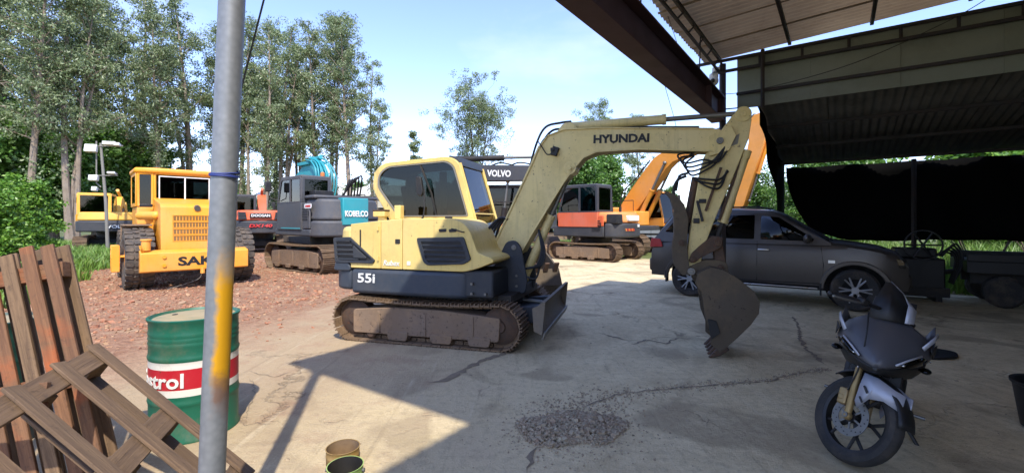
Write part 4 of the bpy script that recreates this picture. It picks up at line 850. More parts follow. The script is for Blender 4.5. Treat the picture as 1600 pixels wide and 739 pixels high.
# ---- large amber machine with raised boom
O6 = (5.66, 23.0)
c = dict(tracks=(4.3, .62, .95, 2.4), body=M['bigy'], cw=M['dgrey'], low=M['dgrey'], uw=1.35, tail=2.7, z=(1.15, 1.7, 2.3), front=1.9, cab=(.25, 2.15, .42, 1.42, 3.0), cabm=M['bigy'], pitch=.19, single=True, trz=R(6), sill=1.7, twin=True, bw=.46, by=-.05,
         boom=[(.15, 1.75), (-.05, 2.15), (.75, 3.15), (2.0, 4.48), (2.35, 4.70), (2.8, 4.80), (4.9, 5.25), (6.2, 5.42), (6.25, 5.1), (6.0, 4.92), (4.9, 4.72), (3.1, 4.28), (2.75, 4.0), (1.2, 2.2), (.55, 1.7)],
         arm=[(6.45, 5.5), (6.65, 5.74), (6.95, 5.80), (7.2, 5.62), (7.2, 5.3), (7.0, 4.5), (6.25, 2.2), (6.0, 2.0), (5.85, 2.1), (6.15, 3.3), (6.45, 4.7)],
         rams=[((1.25, 1.6), (2.75, 4.25), .11, .55), ((2.6, 4.95), (6.6, 5.75), .10, .55), ((7.22, 5.0), (6.4, 2.4), .07, .6)], hoses=[[(.1, 2.0, -.2), (.3, 3.0, -.32), (1.1, 3.6, -.34), (1.6, 4.2, -.3)], [(.1, 2.0, .2), (.3, 3.1, -.1), (1.0, 3.7, -.1), (1.8, 4.5, -.1)]], bk=((5.75, 1.95), 1.15, 1.1, -1))
big, _, _ = gexc('excavator', 'large amber yellow excavator with its boom raised above the dark car', O6+(0,), math.atan2(-.8, .6), c)
text('HYUNDAI', M['blacktext'], big, 1.5, .26, (4.35, -.33, 4.92), (R(90), R(-11), 0), .004, .02)
# ---- golden machine with a charcoal boom just behind the middle one
c = dict(tracks=(3.2, .5, .75, 1.9), body=M['ltor'], cw=M['dgrey'], low=M['dgrey'], uw=1.1, tail=1.9, z=(1.0, 1.45, 1.9), cab=(-.3, 1.35, .1, 1.1, 2.72), cabm=M['dgrey'], roofm=M['dgrey'], sill=1.62, boomm=M['dgrey'], ramm=M['dark_steel'], by=-.5, bw=.4,
         boom=[(-.4, 1.5), (-.9, 1.9), (-1.0, 2.75), (-.7, 3.18), (0, 3.28), (1.7, 3.24), (2.05, 3.08), (1.85, 2.80), (0, 2.80), (-.3, 2.6), (-.05, 1.5)], arm=[(1.8, 3.5), (2.1, 3.5), (2.12, 3.05), (1.45, 1.45), (1.2, 1.3), (1.12, 1.45), (1.75, 2.9)], rams=[((-.9, 3.50), (1.95, 3.52), .085, .52), ((.5, 1.2), (.7, 2.8), .08, .5)], bk=((1.2, 1.35), .75, .7, -1))
vo2, _, _ = gexc('excavator', 'orange excavator with a charcoal boom just behind the beige cab', (-.75, 14.2, 0), R(-8), c)
text('VOLVO', M['white'], vo2, .72, .20, (.46, -.703, 3.02), (R(90), R(2), 0), .004, .03)
for k in range(2): hose(vo2, [(.2+.6*k, -.6, 3.27), (.5+.6*k, -.65, 3.34), (.9+.6*k, -.6, 3.27)], .025)
# ---- red-orange machine far behind, seen between the beige boom and its ram
c = dict(tracks=(3.3, .5, .75, 1.9), body=M['doosan'], cw=M['dgrey'], low=M['dgrey'], uw=1.18, tail=2.0, z=(1.0, 1.5, 2.12), cab=(-.45, 1.4, .18, 1.16, 2.92), cabm=M['dgrey'], boom=[(x, z+.5) for x, z in fold_boom], arm=[(x, z+.5) for x, z in fold_arm], rams=[((p[0], p[1]+.4), (q[0], q[1]+.5), r, f) for p, q, r, f in fold_rams], bk=((3.3, 1.3), .8, .8, -1), sill=2.0)
gexc('excavator', 'red orange excavator far behind, seen past the beige boom ram', (2.5, 34, 0), R(200), c)
# ---- worn spare bucket on the ground behind the middle machine
sb = thing('spare_bucket', 'worn brown steel bucket lying on the ground behind the beige boom', 'bucket', (.28, 9.4, 0), R(115))
prof = [(-.42, .62), (-.55, .30), (-.48, .06), (-.2, 0), (.2, .02), (.50, .22), (.58, .62), (.50, .92), (.3, 1.04)]
mb = MB(); inn = [(x*.94+.0, z*.94+.035) for x, z in prof]; mb.prism(prof+inn[::-1], -.55, .55); mb.build('bucket_shell', M['bucket'], sb, .004)
for y in (-.55, .55): mb = MB(); mb.prism(prof, y-.02, y+.02); mb.build('side_plate', M['bucket'], sb, .006)
for y in (-.15, .15): mb = MB(); mb.prism(rp([(.2, .98), (.52, .86), (.50, 1.12), (.36, 1.22), (.24, 1.15)], .05), y-.03, y+.03); mb.build('ear', M['bucket'], sb, .006)
for k in range(5): y = -.45+.225*k; mb = MB(); mb.prism([(-.40, .58), (-.46, .56), (-.56, .74), (-.53, .76)], y-.05, y+.05); mb.build('tooth', M['rust_steel'], sb, .006)

# ================================================================== yellow road machine with big tyres
M['sak'] = paint('bright_yellow_paint', s(230, 152, 12), .4, .3, s(160, 112, 52), 1.4, 0, .33, s(110, 72, 40), streak=.25)
M['sakin'] = plain('cab_interior', s(50, 46, 44), .8)
sak = thing('road_machine', 'bright yellow wheeled road machine with huge tyres and slotted grille', 'road machine', (-8.15, 11.35, 0), math.atan2(-.71, .70)); sak.scale = (.95, .95, .97)
M['bigrub'] = paint('dusty_tyre', s(66, 60, 54), .9, .7, s(132, 114, 92), 4)
def big_tyre(root, x, y, r, w, lugs):
    mb = MB(); h = w/2
    mb.lathe([(r*.5, -h*.8), (r*.62, -h*.98), (r*.82, -h), (r*.93, -h*.92), (r*.955, -h*.7), (r*.96, 0), (r*.955, h*.7), (r*.93, h*.92), (r*.82, h), (r*.62, h*.98), (r*.5, h*.8)], (x, y, r), 'y', 40, True)
    t = mb.build('tyre', M['bigrub'], root)
    mb = MB(); mb.lathe([(r*.5, -h*.82), (r*.46, -h*.5), (r*.2, -h*.4), (r*.18, -h*.6), (r*.05, -h*.62)], (x, y, r), 'y', 24); mb.lathe([(r*.5, h*.82), (r*.46, h*.5), (r*.2, h*.4), (r*.18, h*.6), (r*.05, h*.62)], (x, y, r), 'y', 24); mb.build('rim', M['sak'], t)
    mb = MB(); mb.prism(rp([(-.06, -h*1.0), (.05, -h*1.0), (.075, -h*.5), (.03, -h*.42), (-.05, -h*.55)], .012, 2), -.05, .018, 'z'); mb.prism(rp([(-.02, -h*.44), (.07, -h*.36), (.06, -h*.04), (-.04, -h*.10)], .012, 2), -.02, .034, 'z'); me_ = mb.mesh(0)
    for k in range(lugs):
        for sg in (1, -1):
            a = 2*math.pi*(k+(.5 if sg < 0 else 0))/lugs
            o = obj('tread_lug', me_, M['bigrub'], t); o.location = (x+math.sin(a)*r*.955, y, r+math.cos(a)*r*.955); o.rotation_euler = (0, a, 0); o.scale = (1, sg, 1)
for y in (-1.08, 1.08): big_tyre(sak, 0, y, .74, .56, 26)
for y in (-1.0, 1.0): big_tyre(sak, -3.2, y, .70, .54, 22)
mb = MB(); mb.bb((-3.7, -.55, .55), (.75, .55, .85)); mb.cyl((0, -1, .74), (0, 1, .74), .12); mb.cyl((-3.2, -1, .7), (-3.2, 1, .7), .12); mb.build('chassis', M['dark_steel'], sak, .02)
mb = MB(); mb.prism(rp([(.72, .42), (1.02, .46), (1.02, .90), (.72, .96)], .03), -1.12, 1.12); bp_ = mb.build('bumper', M['sak'], sak, .02, 2)
text('SAKAI', M['blacktext'], bp_, 1.05, .22, (1.023, .12, .68), (R(90), 0, R(90)), .004, .035)
for y in (-.75, .75):
    for z in (.60, .80): mb = MB(); mb.cyl((1.0, y*.9, z), (1.05, y*.9, z), .04, n=10); mb.build('bolt', M['sak'], bp_)
mb = MB(); mb.cyl((1.0, .1, .36), (1.0, .1, .5), .05, n=8); mb.build('tow_pin', M['sak'], bp_)
for y in (-1.0,): mb = MB(); mb.cyl((.86, y, .95), (.86, y, 1.18), .09, n=14); mb.cyl((.86, y, 1.18), (.86, y, 1.22), .11, n=14); mb.build('bollard', M['sak'], bp_, .01); mb = MB(); mb.tube([(.9, -1.05, .9), (1.0, -1.1, 1.0), (1.0, -1.12, 1.08)], .03, 6); mb.build('tow_hook', M['sak'], bp_)
hp = rp([(-.9, .90), (.70, .90), (.61, 2.0), (.52, 2.06), (-.9, 2.26)], [.02, .04, .04, .04, .02])
mb = MB(); mb.prism(hp, -.70, .70); hd_ = mb.build('engine_hood', M['sak'], sak, .03, 2)
mb = MB(); nrm = R(-4.4)
for r_ in range(4):
    for q in range(14):
        z = 1.22+.165*r_; mb.box((.70-(z-.9)*.078+.006, -.42+q*.065, z), (.012, .042, .11), (0, nrm, 0))
kind(mb.build('grille_slots', paint('olive_mesh', s(120, 84, 24), .7), hd_), 'stuff')
for r_ in range(4): mb = MB(); z = 1.22+.165*r_; mb.ring([(-.47, z-.075), (.47, z-.075), (.47, z+.075), (-.47, z+.075)], [(-.45, z-.06), (.45, z-.06), (.45, z+.06), (-.45, z+.06)], .70-(z-.9)*.078, .70-(z-.9)*.078+.012, 'x'); mb.build('grille_frame', M['sak'], hd_)
mb = MB(); mb.cyl((.58, .05, 1.98), (.66, .05, 1.96), .07, n=16); mb.build('emblem', M['pin'], hd_)
# cab: faceted front with a wide middle window and two corner windows
CZ0, CZ1 = 2.02, 2.92
mb = MB(); mb.prism([(-2.2, -1.02), (-.95, -1.02), (-.78, -.68), (-.78, .68), (-.95, 1.02), (-2.2, 1.02)], 1.15, CZ0, 'z'); mb.build('cab_base', M['sak'], sak, .03, 2)
mb = MB(); mb.prism([(-2.25, -1.08), (-.92, -1.08), (-.72, -.70), (-.72, .70), (-.92, 1.08), (-2.25, 1.08)], CZ1-.02, CZ1+.12, 'z'); mb.build('cab_roof', M['sak'], sak, .05, 3)
def wframe(y0, y1, pane, twin):
    mb = MB(); rframe(mb, y0, y1, CZ0, CZ1, .05, -.84, -.78, 'x'); return mb
mb = wframe(-.68, .68, None, True); f = mb.build('front_frame', M['sak'], sak, .02)
mb = MB(); rframe(mb, -.58, .58, CZ0+.09, CZ1-.08, .025, -.785, -.765, 'x'); mb.bb((-.785, -.015, CZ0+.1), (-.765, .015, CZ1-.1)); mb.build('window_trim', M['white'], f)
for y0, y1 in ((-.56, -.02), (.02, .56)): mb = MB(); mb.bb((-.80, y0, CZ0+.1), (-.795, y1, CZ1-.1)); mb.build('window_pane', M['midglass'], f)
for sg in (-1, 1):
    a, b = V((-.80, .68*sg, 0)), V((-.95, 1.02*sg, 0)); d = (b-a).length
    mb = MB(); rframe(mb, 0, d, CZ0, CZ1, .06, -.03, .02, 'y'); f = mb.build('corner_frame', M['sak'], sak, .02); f.location = a; f.rotation_euler.z = math.atan2((b-a).y, (b-a).x)
    mb = MB(); mb.bb((.05, -.003, CZ0+.05), (d-.05, .003, CZ1-.05)); mb.build('window_pane', M['glass'], f)
    mb = MB(); rframe(mb, -2.2, -.95, CZ0, CZ1, .09, sg*1.02-.03, sg*1.02+.0, 'y'); f = mb.build('side_frame', M['sak'], sak, .01); mb = MB(); mb.bb((-2.1, sg*1.02-.02, CZ0+.08), (-1.03, sg*1.02-.014, CZ1-.08)); mb.build('window_pane', M['glass'], f)
mb = MB(); rframe(mb, -1.02, 1.02, CZ0, CZ1, .1, -2.2, -2.15, 'x'); f = mb.build('rear_frame', M['sak'], sak); mb = MB(); mb.bb((-2.18, -.92, CZ0+.1), (-2.174, .92, CZ1-.1)); mb.build('window_pane', M['glass'], f)
mb = MB(); mb.prism(rp([(-2.0, 2.0), (-1.5, 2.0), (-1.55, 2.12), (-1.85, 2.15), (-1.95, 2.75), (-2.05, 2.75)], .04), -.25, .25); mb.build('operator_seat', M['sakin'], sak, .03)
mb = MB(); mb.cyl((-1.2, 0, 2.0), (-1.35, 0, 2.35), .03); mb.lathe([(.17, -.012), (.2, 0), (.17, .012), (.15, 0)], (-1.36, 0, 2.36), 'z', 20, True); mb.build('steering_wheel', M['black'], sak)
mb = MB(); mb.cyl((-.55, -.98, 1.78), (.05, -.72, 1.78), .11, n=14); mb.sph((-.55, -.98, 1.78), .11); mb.sph((.05, -.72, 1.78), .11); mb.build('intake_pipe', M['sak'], sak); mb = MB(); mb.cyl((.12, -.66, 1.72), (.2, -.62, 1.72), .06, n=12); mb.build('tail_lamp', M['red'], sak)
mb = MB(); mb.box((-.6, -.86, 2.04), (.2, .26, .08)); mb.build('work_lamp', M['black'], sak, .02)
mb = MB(); mb.bb((-.75, -1.36, 1.52), (.1, -.8, 1.56)); mb.bb((-.75, -1.36, 1.15), (-.72, -.8, 1.56)); mb.build('fender', M['mud_brown'], sak, .01)
mb = MB()
for z in (.5, .72, .94): mb.bb((-.62, -1.56, z), (-.30, -1.40, z+.03))
mb.bb((-.64, -1.56, .4), (-.60, -1.40, 1.05)); mb.bb((-.32, -1.56, .4), (-.28, -1.40, 1.05)); mb.bb((-.64, -1.45, .75), (-.3, -.6, .8)); mb.build('side_steps', M['sak'], sak, .01)
mb = MB(); mb.bb((-3.9, -.9, .85), (-2.3, .9, 1.5)); mb.build('rear_deck', M['sak'], sak, .06)
hose(sak, [(.95, .1, .4), (.85, .05, .22), (.7, -.2, .1), (.9, -.6, .02)], .008, 'cable', M['trim'])
# ================================================================== dark grey off-road car
M['carpaint'] = paint('dark_grey_metallic', s(76, 70, 64), .22, .25, s(104, 94, 84), 1.2, .45, bmp=.02)
M['alloy'] = plain('alloy_rim', s(150, 150, 150), .4, .6)
M['cargap'] = plain('door_gap', s(12, 12, 12), .8)
car = thing('off_road_car', 'dark grey metallic off-road car parked behind the bucket, seen from its side', 'car', (5.5, 9.4, 0), R(-35.4))
WX = (1.32, -1.48)
def zlo(x):
    z = .40
    for w in WX:
        if abs(x-w) < .47: z = max(z, .36+math.sqrt(.47**2-(x-w)**2))
    return z
def lerpt(x, tab):
    for (a, p), (b, q) in zip(tab, tab[1:]):
        if x <= b: t = max(0, (x-a)/(b-a)); return p+(q-p)*t
    return tab[-1][1]
def zhi(x): return lerpt(x, [(-2.32, .95), (-2.26, 1.2), (-1, 1.19), (.85, 1.19), (1.2, 1.16), (1.7, 1.08), (1.92, 1.0), (2.04, .84)])
def wid(x): return .90-.05*max(0, (-x-1.7)/.6)**2*1.6-.17*max(0, (x-1.5)/.7)**2.2
def loft(sect, xs_):
    mb = MB(); rows = [[mb.bm.verts.new(p) for p in sect(x)] for x in xs_]
    for a, b in zip(rows, rows[1:]):
        for k in range(len(a)-1): mb.bm.faces.new((a[k], a[k+1], b[k+1], b[k]))
    mb.bm.faces.new(rows[0]); mb.bm.faces.new(rows[-1]); return mb
def sect_low(x):
    w, a, b = wid(x), zlo(x), zhi(x); half = []
    for t in (0, .15, .35, .55, .75, .9): 
        z = a+(b-a)*t; half.append((x, w-.035*((z-.72)/.4)**2, z))
    half += [(x, w-.075, b), (x, w-.14, b+.03), (x, w*.5, b+.055), (x, 0, b+.06)]
    return [(p[0], -p[1], p[2]) for p in half]+[p for p in half[::-1][1:]]
st_ = [-2.32+.045*i for i in range(101)]; st_ = [x for x in st_ if x < 2.02]+[2.04]
loft(sect_low, st_).build('body', M['carpaint'], car, smooth=40)
def zroof(x): return lerpt(x, [(-2.24, 1.22), (-2.12, 1.40), (-1.86, 1.74), (-1.6, 1.80), (-.6, 1.83), (.0, 1.80), (.2, 1.72), (.98, 1.19)])
yw = lambda z: .862-(z-1.17)*.28
def sect_top(x):
    b = zroof(x); half = [(x, yw(1.15), 1.15)]
    for t in (.3, .6, .88): z = 1.15+(b-1.15)*t; half.append((x, yw(z), z))
    half += [(x, yw(b)-.05, b), (x, .4, b+.025), (x, 0, b+.03)]
    return [(p[0], -p[1], p[2]) for p in half]+half[::-1][1:]
loft(sect_top, [-2.23+.05*i for i in range(64)]+[.97]).build('cabin', M['carpaint'], car, smooth=40)
def side_pane(poly, name, mat, off=.006, par=None):
    for sg in (-1, 1):
        mb = MB(); v = [(p[0], sg*(yw(p[1])+off), p[1]) for p in poly]; mb.face(v if sg < 0 else v[::-1]); o = mb.build(name, mat, par or car); so_ = o.modifiers.new('t', 'SOLIDIFY'); so_.thickness = .004; so_.offset = 1
side_pane(rp([(-.16, 1.24), (-.16, 1.70), (.14, 1.67), (.72, 1.26), (.70, 1.22)], .03), 'front_window', M['dkglass'])
side_pane(rp([(-1.16, 1.25), (-1.05, 1.72), (-.27, 1.72), (-.27, 1.24)], .03), 'rear_window', M['dkglass'])
side_pane(rp([(-2.02, 1.36), (-1.76, 1.70), (-1.18, 1.73), (-1.27, 1.30)], .04), 'quarter_window', M['dkglass'])
mb = MB(); mb.face([(.24, -.60, 1.715), (.24, .60, 1.715), (.99, .76, 1.20), (.99, -.76, 1.20)]); mb.build('windscreen', M['dkglass'], car)
mb = MB(); mb.face([(-1.93, -.58, 1.70), (-1.93, .58, 1.70), (-2.17, .70, 1.37), (-2.17, -.70, 1.37)]); mb.build('rear_screen', M['dkglass'], car)
def seam(pts):
    for sg in (-1, 1):
        mb = MB(); mb.tube([(x, sg*((wid(x)-.035*((z-.72)/.4)**2 if z < 1.16 else yw(z))+.0005), z) for x, z in pts], .006, 4); mb.build('door_gap', M['cargap'], car)
seam([(-.22, .44), (-.215, .8), (-.215, 1.1), (-.215, 1.2)]); seam([(.84, .46), (.86, .8), (.82, 1.12)]); seam([(-1.02, .9), (-1.12, 1.0), (-1.2, 1.14)]); seam([(-1.0, .43), (-.22, .43), (.84, .45)])
for x in (-.10, -1.0):
    for sg in (-1, 1): mb = MB(); mb.box((x, sg*.905, 1.04), (.20, .03, .035)); mb.build('door_handle', M['chrome'], car, .012)
for w in WX:
    for sg in (-1, 1):
        arc_o = [(w+.53*math.cos(R(a)), .36+.53*math.sin(R(a))) for a in range(0, 181, 12)]; arc_i = [(w+.455*math.cos(R(a)), .36+.455*math.sin(R(a))) for a in range(180, -1, -12)]
        mb = MB(); mb.prism(arc_o+arc_i, sg*.84, sg*(wid(w)+.028)); mb.build('arch_flare', M['carpaint'], car, .012)
        mb = MB(); yo = sg*.80
        mb.lathe([(.20, -.11), (.25, -.125), (.33, -.13), (.365, -.10), (.37, 0), (.365, .10), (.33, .13), (.25, .125), (.20, .11)], (w, yo, .37), 'y', 36, True); t = mb.build('tyre', M['rubber'], car)
        mb = MB(); mb.lathe([(.262, -.10), (.262, .10), (.24, .11), (.235, .0), (.235, -.09)], (w, yo, .37), 'y', 32, True)
        for k in range(6):
            a = k*math.pi/3
            for da in (-.16, .16):
                p0 = (w+.06*math.cos(a), yo+sg*.10, .37+.06*math.sin(a)); p1 = (w+.24*math.cos(a+da), yo+sg*.115, .37+.24*math.sin(a+da)); mb.cyl(p0, p1, .02, .014, 6)
        mb.cyl((w, yo+sg*.05, .37), (w, yo+sg*.12, .37), .06, n=14); mb.build('rim', M['alloy'], t)
        mb = MB(); mb.lathe([(.23, -.02), (.23, .02)], (w, yo+sg*.03, .37), 'y', 24); mb.build('brake_disc', M['cargap'], t)
for w in WX:
    for sg in (-1, 1): mb = MB(); mb.lathe([(.455, 0), (.455, .02), (.3, .05), (.0001, .05)], (w, sg*.62, .42), 'y', 24); mb.build('wheel_well', M['cargap'], car)
for sg in (-1, 1):
    mb = MB(); mb.box((-.08, sg*.93, .36), (1.85, .16, .035)); sd_ = mb.build('side_step', M['black'], car, .012); mb = MB(); mb.box((-.08, sg*1.0, .372), (1.7, .025, .02)); mb.build('step_trim', M['chrome'], sd_, .006)
    mb = MB(); mb.sph((.62, sg*1.0, 1.27), (.07, .12, .085)); mb.cyl((.66, sg*.86, 1.22), (.62, sg*.95, 1.24), .025, n=8); mb.build('mirror', M['carpaint'], car)
    mb = MB(); mb.tube([(-1.75, sg*.60, 1.80), (-1.6, sg*.61, 1.865), (-.2, sg*.61, 1.885), (.0, sg*.60, 1.82)], .016, 6); mb.build('roof_rail', M['black'], car)
    mb = MB(); mb.prism(rp([(-2.33, 1.02), (-2.05, 1.03), (-2.10, 1.20), (-2.30, 1.22)], .02), sg*.74, sg*.882); mb.build('tail_lamp', M['red'], car, .012)
    mb = MB(); mb.prism(rp([(1.66, .86), (2.0, .78), (1.98, .92), (1.68, 1.02)], .02), sg*.62, sg*.845); mb.build('headlight', M['glass'], car, .01)
    mb = MB(); mb.box((.98, sg*.905, .86), (.10, .012, .05)); mb.build('side_badge', M['chrome'], car)
    mb = MB(); mb.bb((-1.98, sg*.78, .28), (-1.95, sg*.93, .52)); mb.build('mud_flap', M['black'], car); mb = MB(); mb.bb((.80, sg*.78, .24), (.83, sg*.93, .46)); mb.build('mud_flap', M['black'], car)
mb = MB(); mb.bb((1.88, -.7, .42), (2.10, .7, .68)); mb.build('front_bumper', M['carpaint'], car, .06, 3)
mb = MB(); mb.bb((-2.38, -.8, .48), (-2.1, .8, .78)); mb.build('rear_bumper', M['carpaint'], car, .06, 3)
mb = MB(); mb.bb((1.98, -.45, .74), (2.05, .45, .92)); mb.build('grille', M['black'], car, .02)
mb = MB(); mb.bb((-1.9, -.7, .3), (1.9, .7, .42)); mb.build('underbody', M['cargap'], car)
mb = MB(); mb.tube([(1.0, -.5, 1.24), (.72, .1, 1.40)], .01, 5); mb.build('wiper', M['black'], car)

# ================================================================== motorbike in front, steering turned to its left
M['mgrey'] = paint('matt_grey_fairing', s(78, 78, 82), .3, .12, s(120, 112, 102), 3, .25, bmp=.02)
M['msilver'] = paint('silver_fairing', s(168, 170, 178), .35, .12, s(150, 142, 130), 3, .35, bmp=.02)
M['mblack'] = paint('satin_black', s(20, 20, 21), .4, .25, s(70, 64, 56), 4)
M['gold'] = paint('gold_fork', s(158, 132, 84), .4, .4, s(96, 84, 66), 5, .6)
M['moto_tyre'] = paint('moto_rubber', s(34, 33, 32), .8, .5, s(96, 86, 74), 6)
mo = thing('motorbike', 'matt grey and black motorbike parked nearest us with its front wheel turned', 'motorbike', (2.27, 2.96, 0), R(-133)); mo.rotation_euler.x = R(-9)
AXS = V((-.42, 0, .907)).normalized(); SP = V((-.02, 0, .45))
ST = MX.Translation(SP) @ MX.Rotation(R(52), 4, AXS) @ MX.Translation(-SP)
def steer(mb): bmesh.ops.transform(mb.bm, matrix=ST, verts=mb.bm.verts); return mb
mb = MB()
for y in (-.075, .075):
    mb.cyl((-.12, y, .56), (-.22, y, .80), .017, n=12)
fork = steer(mb).build('fork', M['chrome'], mo)
mb = MB()
for y in (-.075, .075): mb.cyl((.005, y, .27), (-.13, y, .58), .021, n=14); mb.sph((.0, y, .285), .028, 10, 6)
steer(mb).build('fork_leg', M['gold'], fork)
def mwheel(c, r, w, fr, st):
    mb = MB(); h = w/2; cx_, cz_ = c
    mb.lathe([(r*.755, -h*.7), (r*.85, -h*.98), (r*.94, -h*.80), (r*.985, -h*.42), (r, 0), (r*.985, h*.42), (r*.94, h*.80), (r*.85, h*.98), (r*.755, h*.7)], (cx_, 0, cz_), 'y', 48, True)
    if st: steer(mb)
    t = mb.build('tyre', M['moto_tyre'], fr)
    mb = MB(); mb.lathe([(r*.78, -h*.72), (r*.75, -h*.66), (r*.69, -h*.5), (r*.69, h*.5), (r*.75, h*.66), (r*.78, h*.72)], (cx_, 0, cz_), 'y', 40, True)
    for k in range(5):
        a = k*2*math.pi/5+.3
        for da in (-.25, .25):
            m = (cx_+r*.36*math.cos(a), 0, cz_+r*.36*math.sin(a)); e = (cx_+r*.71*math.cos(a+da), 0, cz_+r*.71*math.sin(a+da)); mb.cyl(m, e, .011, .010, 6)
        mb.cyl((cx_+.03*math.cos(a), 0, cz_+.03*math.sin(a)), (cx_+r*.37*math.cos(a), 0, cz_+r*.37*math.sin(a)), .016, n=6)
    mb.cyl((cx_, -.055, cz_), (cx_, .055, cz_), .035, n=14)
    if st: steer(mb)
    mb.build('rim', M['mblack'], fr)
    mb = MB(); mb.lathe([(.125, -.002), (.125, .002), (.078, .002), (.078, -.002)], (cx_, -.055, cz_), 'y', 40, True)
    for k in range(6): a = k*math.pi/3; mb.box((cx_+.058*math.cos(a), -.052, cz_+.058*math.sin(a)), (.06, .005, .012), (0, -a, 0))
    if st: steer(mb)
    d = mb.build('brake_disc', M['pin'], fr)
    mb = MB()
    for k in range(24): a = k*2*math.pi/24; rr = .092+.012*(k % 3); mb.cyl((cx_+rr*math.cos(a), -.0585, cz_+rr*math.sin(a)), (cx_+rr*math.cos(a), -.0515, cz_+rr*math.sin(a)), .005, n=6)
    if st: steer(mb)
    kind(mb.build('disc_holes', M['mblack'], fr), 'stuff')
mwheel((0, .287), .287, .10, fork, True)
mb = MB(); mb.box((-.10, -.065, .37), (.06, .055, .11), (0, R(-25), 0)); mb.cyl((-.10, -.095, .36), (-.10, -.04, .36), .024, n=12); steer(mb).build('caliper', M['gold'], fork, .01)
mb = MB(); mb.lathe([(.018, -.10), (.018, .10)], (0, 0, .287), 'y', 12); steer(mb).build('axle', M['pin'], fork)
# mudguard: dark arc over the tyre, silver side blades
mb = MB(); rows = []
for a in range(28, 153, 8):
    rows.append([mb.bm.verts.new((.318*math.cos(R(a))*q, y, .287+.318*math.sin(R(a))*q)) for y, q in ((-.062, .95), (-.05, .99), (-.02, 1.01), (.02, 1.01), (.05, .99), (.062, .95))])
for a, b in zip(rows, rows[1:]):
    for k in range(5): mb.bm.faces.new((a[k], a[k+1], b[k+1], b[k]))
o = steer(mb).build('mudguard', M['mblack'], fork); o.modifiers.new('t', 'SOLIDIFY').thickness = .006
for sg in (-1, 1):
    mb = MB(); P = [(.17, sg*.03, .60), (.12, sg*.055, .595), (.02, sg*.085, .60), (-.06, sg*.10, .58), (-.035, sg*.105, .50), (.0, sg*.105, .40), (.035, sg*.10, .37), (.055, sg*.09, .46), (.12, sg*.075, .50), (.21, sg*.035, .50)]
    ctr = mb.bm.verts.new((.05, sg*.105, .53)); vs_ = [mb.bm.verts.new(p) for p in P]
    for k in range(len(P)): mb.bm.faces.new((ctr, vs_[k], vs_[(k+1) % len(P)]))
    o = steer(mb).build('mudguard_blade', M['msilver'], fork, smooth=18); o.modifiers.new('t', 'SOLIDIFY').thickness = .006
    mb = MB(); mb.box((.02, sg*.112, .50), (.05, .006, .012), (0, R(30), 0)); mb.box((.03, sg*.108, .43), (.04, .006, .01), (0, R(30), 0)); steer(mb).build('blade_slot', M['mblack'], fork)
# handlebar, grips, levers
mb = MB(); mb.tube(bez([(-.33, -.36, .93), (-.28, -.2, .97), (-.27, 0, .985), (-.28, .2, .97), (-.33, .36, .93)], 5), .013, 8); steer(mb).build('handlebar', M['mblack'], fork)
for sg in (-1, 1):
    mb = MB(); mb.cyl((-.34, sg*.37, .925), (-.30, sg*.25, .955), .02, n=10); mb.sph((-.342, sg*.385, .922), .02, 8, 6); steer(mb).build('grip', M['mblack'], fork)
    mb = MB(); mb.tube([(-.27, sg*.22, .965), (-.255, sg*.28, .95), (-.29, sg*.40, .92)], .008, 6); mb.sph((-.29, sg*.40, .92), .012, 8, 6); steer(mb).build('lever', M['pin'], fork)
    mb = MB(); mb.box((-.285, sg*.20, .975), (.06, .06, .05)); steer(mb).build('switch_pod', M['mblack'], fork, .012)
# fairing: faceted panels mirrored left and right
def facet(name, pts, faces, mat, th=.005, sm=22, sides=(-1, 1)):
    for sg in sides:
        mb = MB(); vs_ = [mb.bm.verts.new((p[0], sg*p[1], p[2])) for p in pts]
        for f in faces: mb.bm.faces.new([vs_[i] for i in f])
        o = mb.build(name, mat, mo, smooth=sm); m_ = o.modifiers.new('t', 'SOLIDIFY'); m_.thickness = th; m_.offset = 0
CW = [(.085, .012, .675, .705), (.06, .045, .652, .745), (.02, .082, .632, .79), (-.05, .130, .615, .855), (-.14, .178, .598, .918), (-.24, .208, .565, .955), (-.33, .212, .53, .945), (-.42, .185, .545, .885)]
PR = [(0, 1), (.22, .985), (.48, .93), (.80, .80), (.97, .64), (1., .50), (.93, .40)]; PL = [(.93, .39), (.90, .28), (.72, .12), (.40, .02), (0, 0)]
def cowl(name, prof, mat):
    mb = MB(); rows = []
    for x, w, zb, zt in [(a, b*1.2, c_-.01, d_+.012) for a, b, c_, d_ in CW]: h = [(x, q*w, zb+(zt-zb)*k) for q, k in prof]; h2 = [(p[0], -p[1], p[2]) for p in h if p[1] > 1e-6]; rows.append([mb.bm.verts.new(p) for p in (h2[::-1]+h if prof[0][0] == 0 else h+h2[::-1])])
    for r0, r1 in zip(rows, rows[1:]):
        for k in range(len(r0)-1): mb.bm.faces.new((r0[k], r0[k+1], r1[k+1], r1[k]))
    mb.bm.faces.new(rows[0]); o = mb.build(name, mat, mo, smooth=32); o.modifiers.new('t', 'SOLIDIFY').thickness = .006
cowl('front_cowl', PR, M['mgrey']); cowl('cowl_chin', PL, M['mblack'])
facet('cowl_edge', [(-0.1, 0.1934, 0.845), (-0.16, 0.2362, 0.905), (-0.26, 0.2553, 0.925), (-0.26, 0.2624, 0.905), (-0.165, 0.2469, 0.885), (-0.11, 0.2077, 0.825)], [(0, 1, 4, 5), (1, 2, 3, 4)], M['msilver'])
facet('headlight', [(0.045, 0.0911, 0.715), (-0.02, 0.1482, 0.752), (-0.1, 0.2053, 0.782), (-0.14, 0.2291, 0.765), (-0.09, 0.2077, 0.735), (-0.01, 0.1517, 0.712)], [(0, 1, 5), (1, 2, 4, 5), (2, 3, 4)], M['dkglass'], .012)
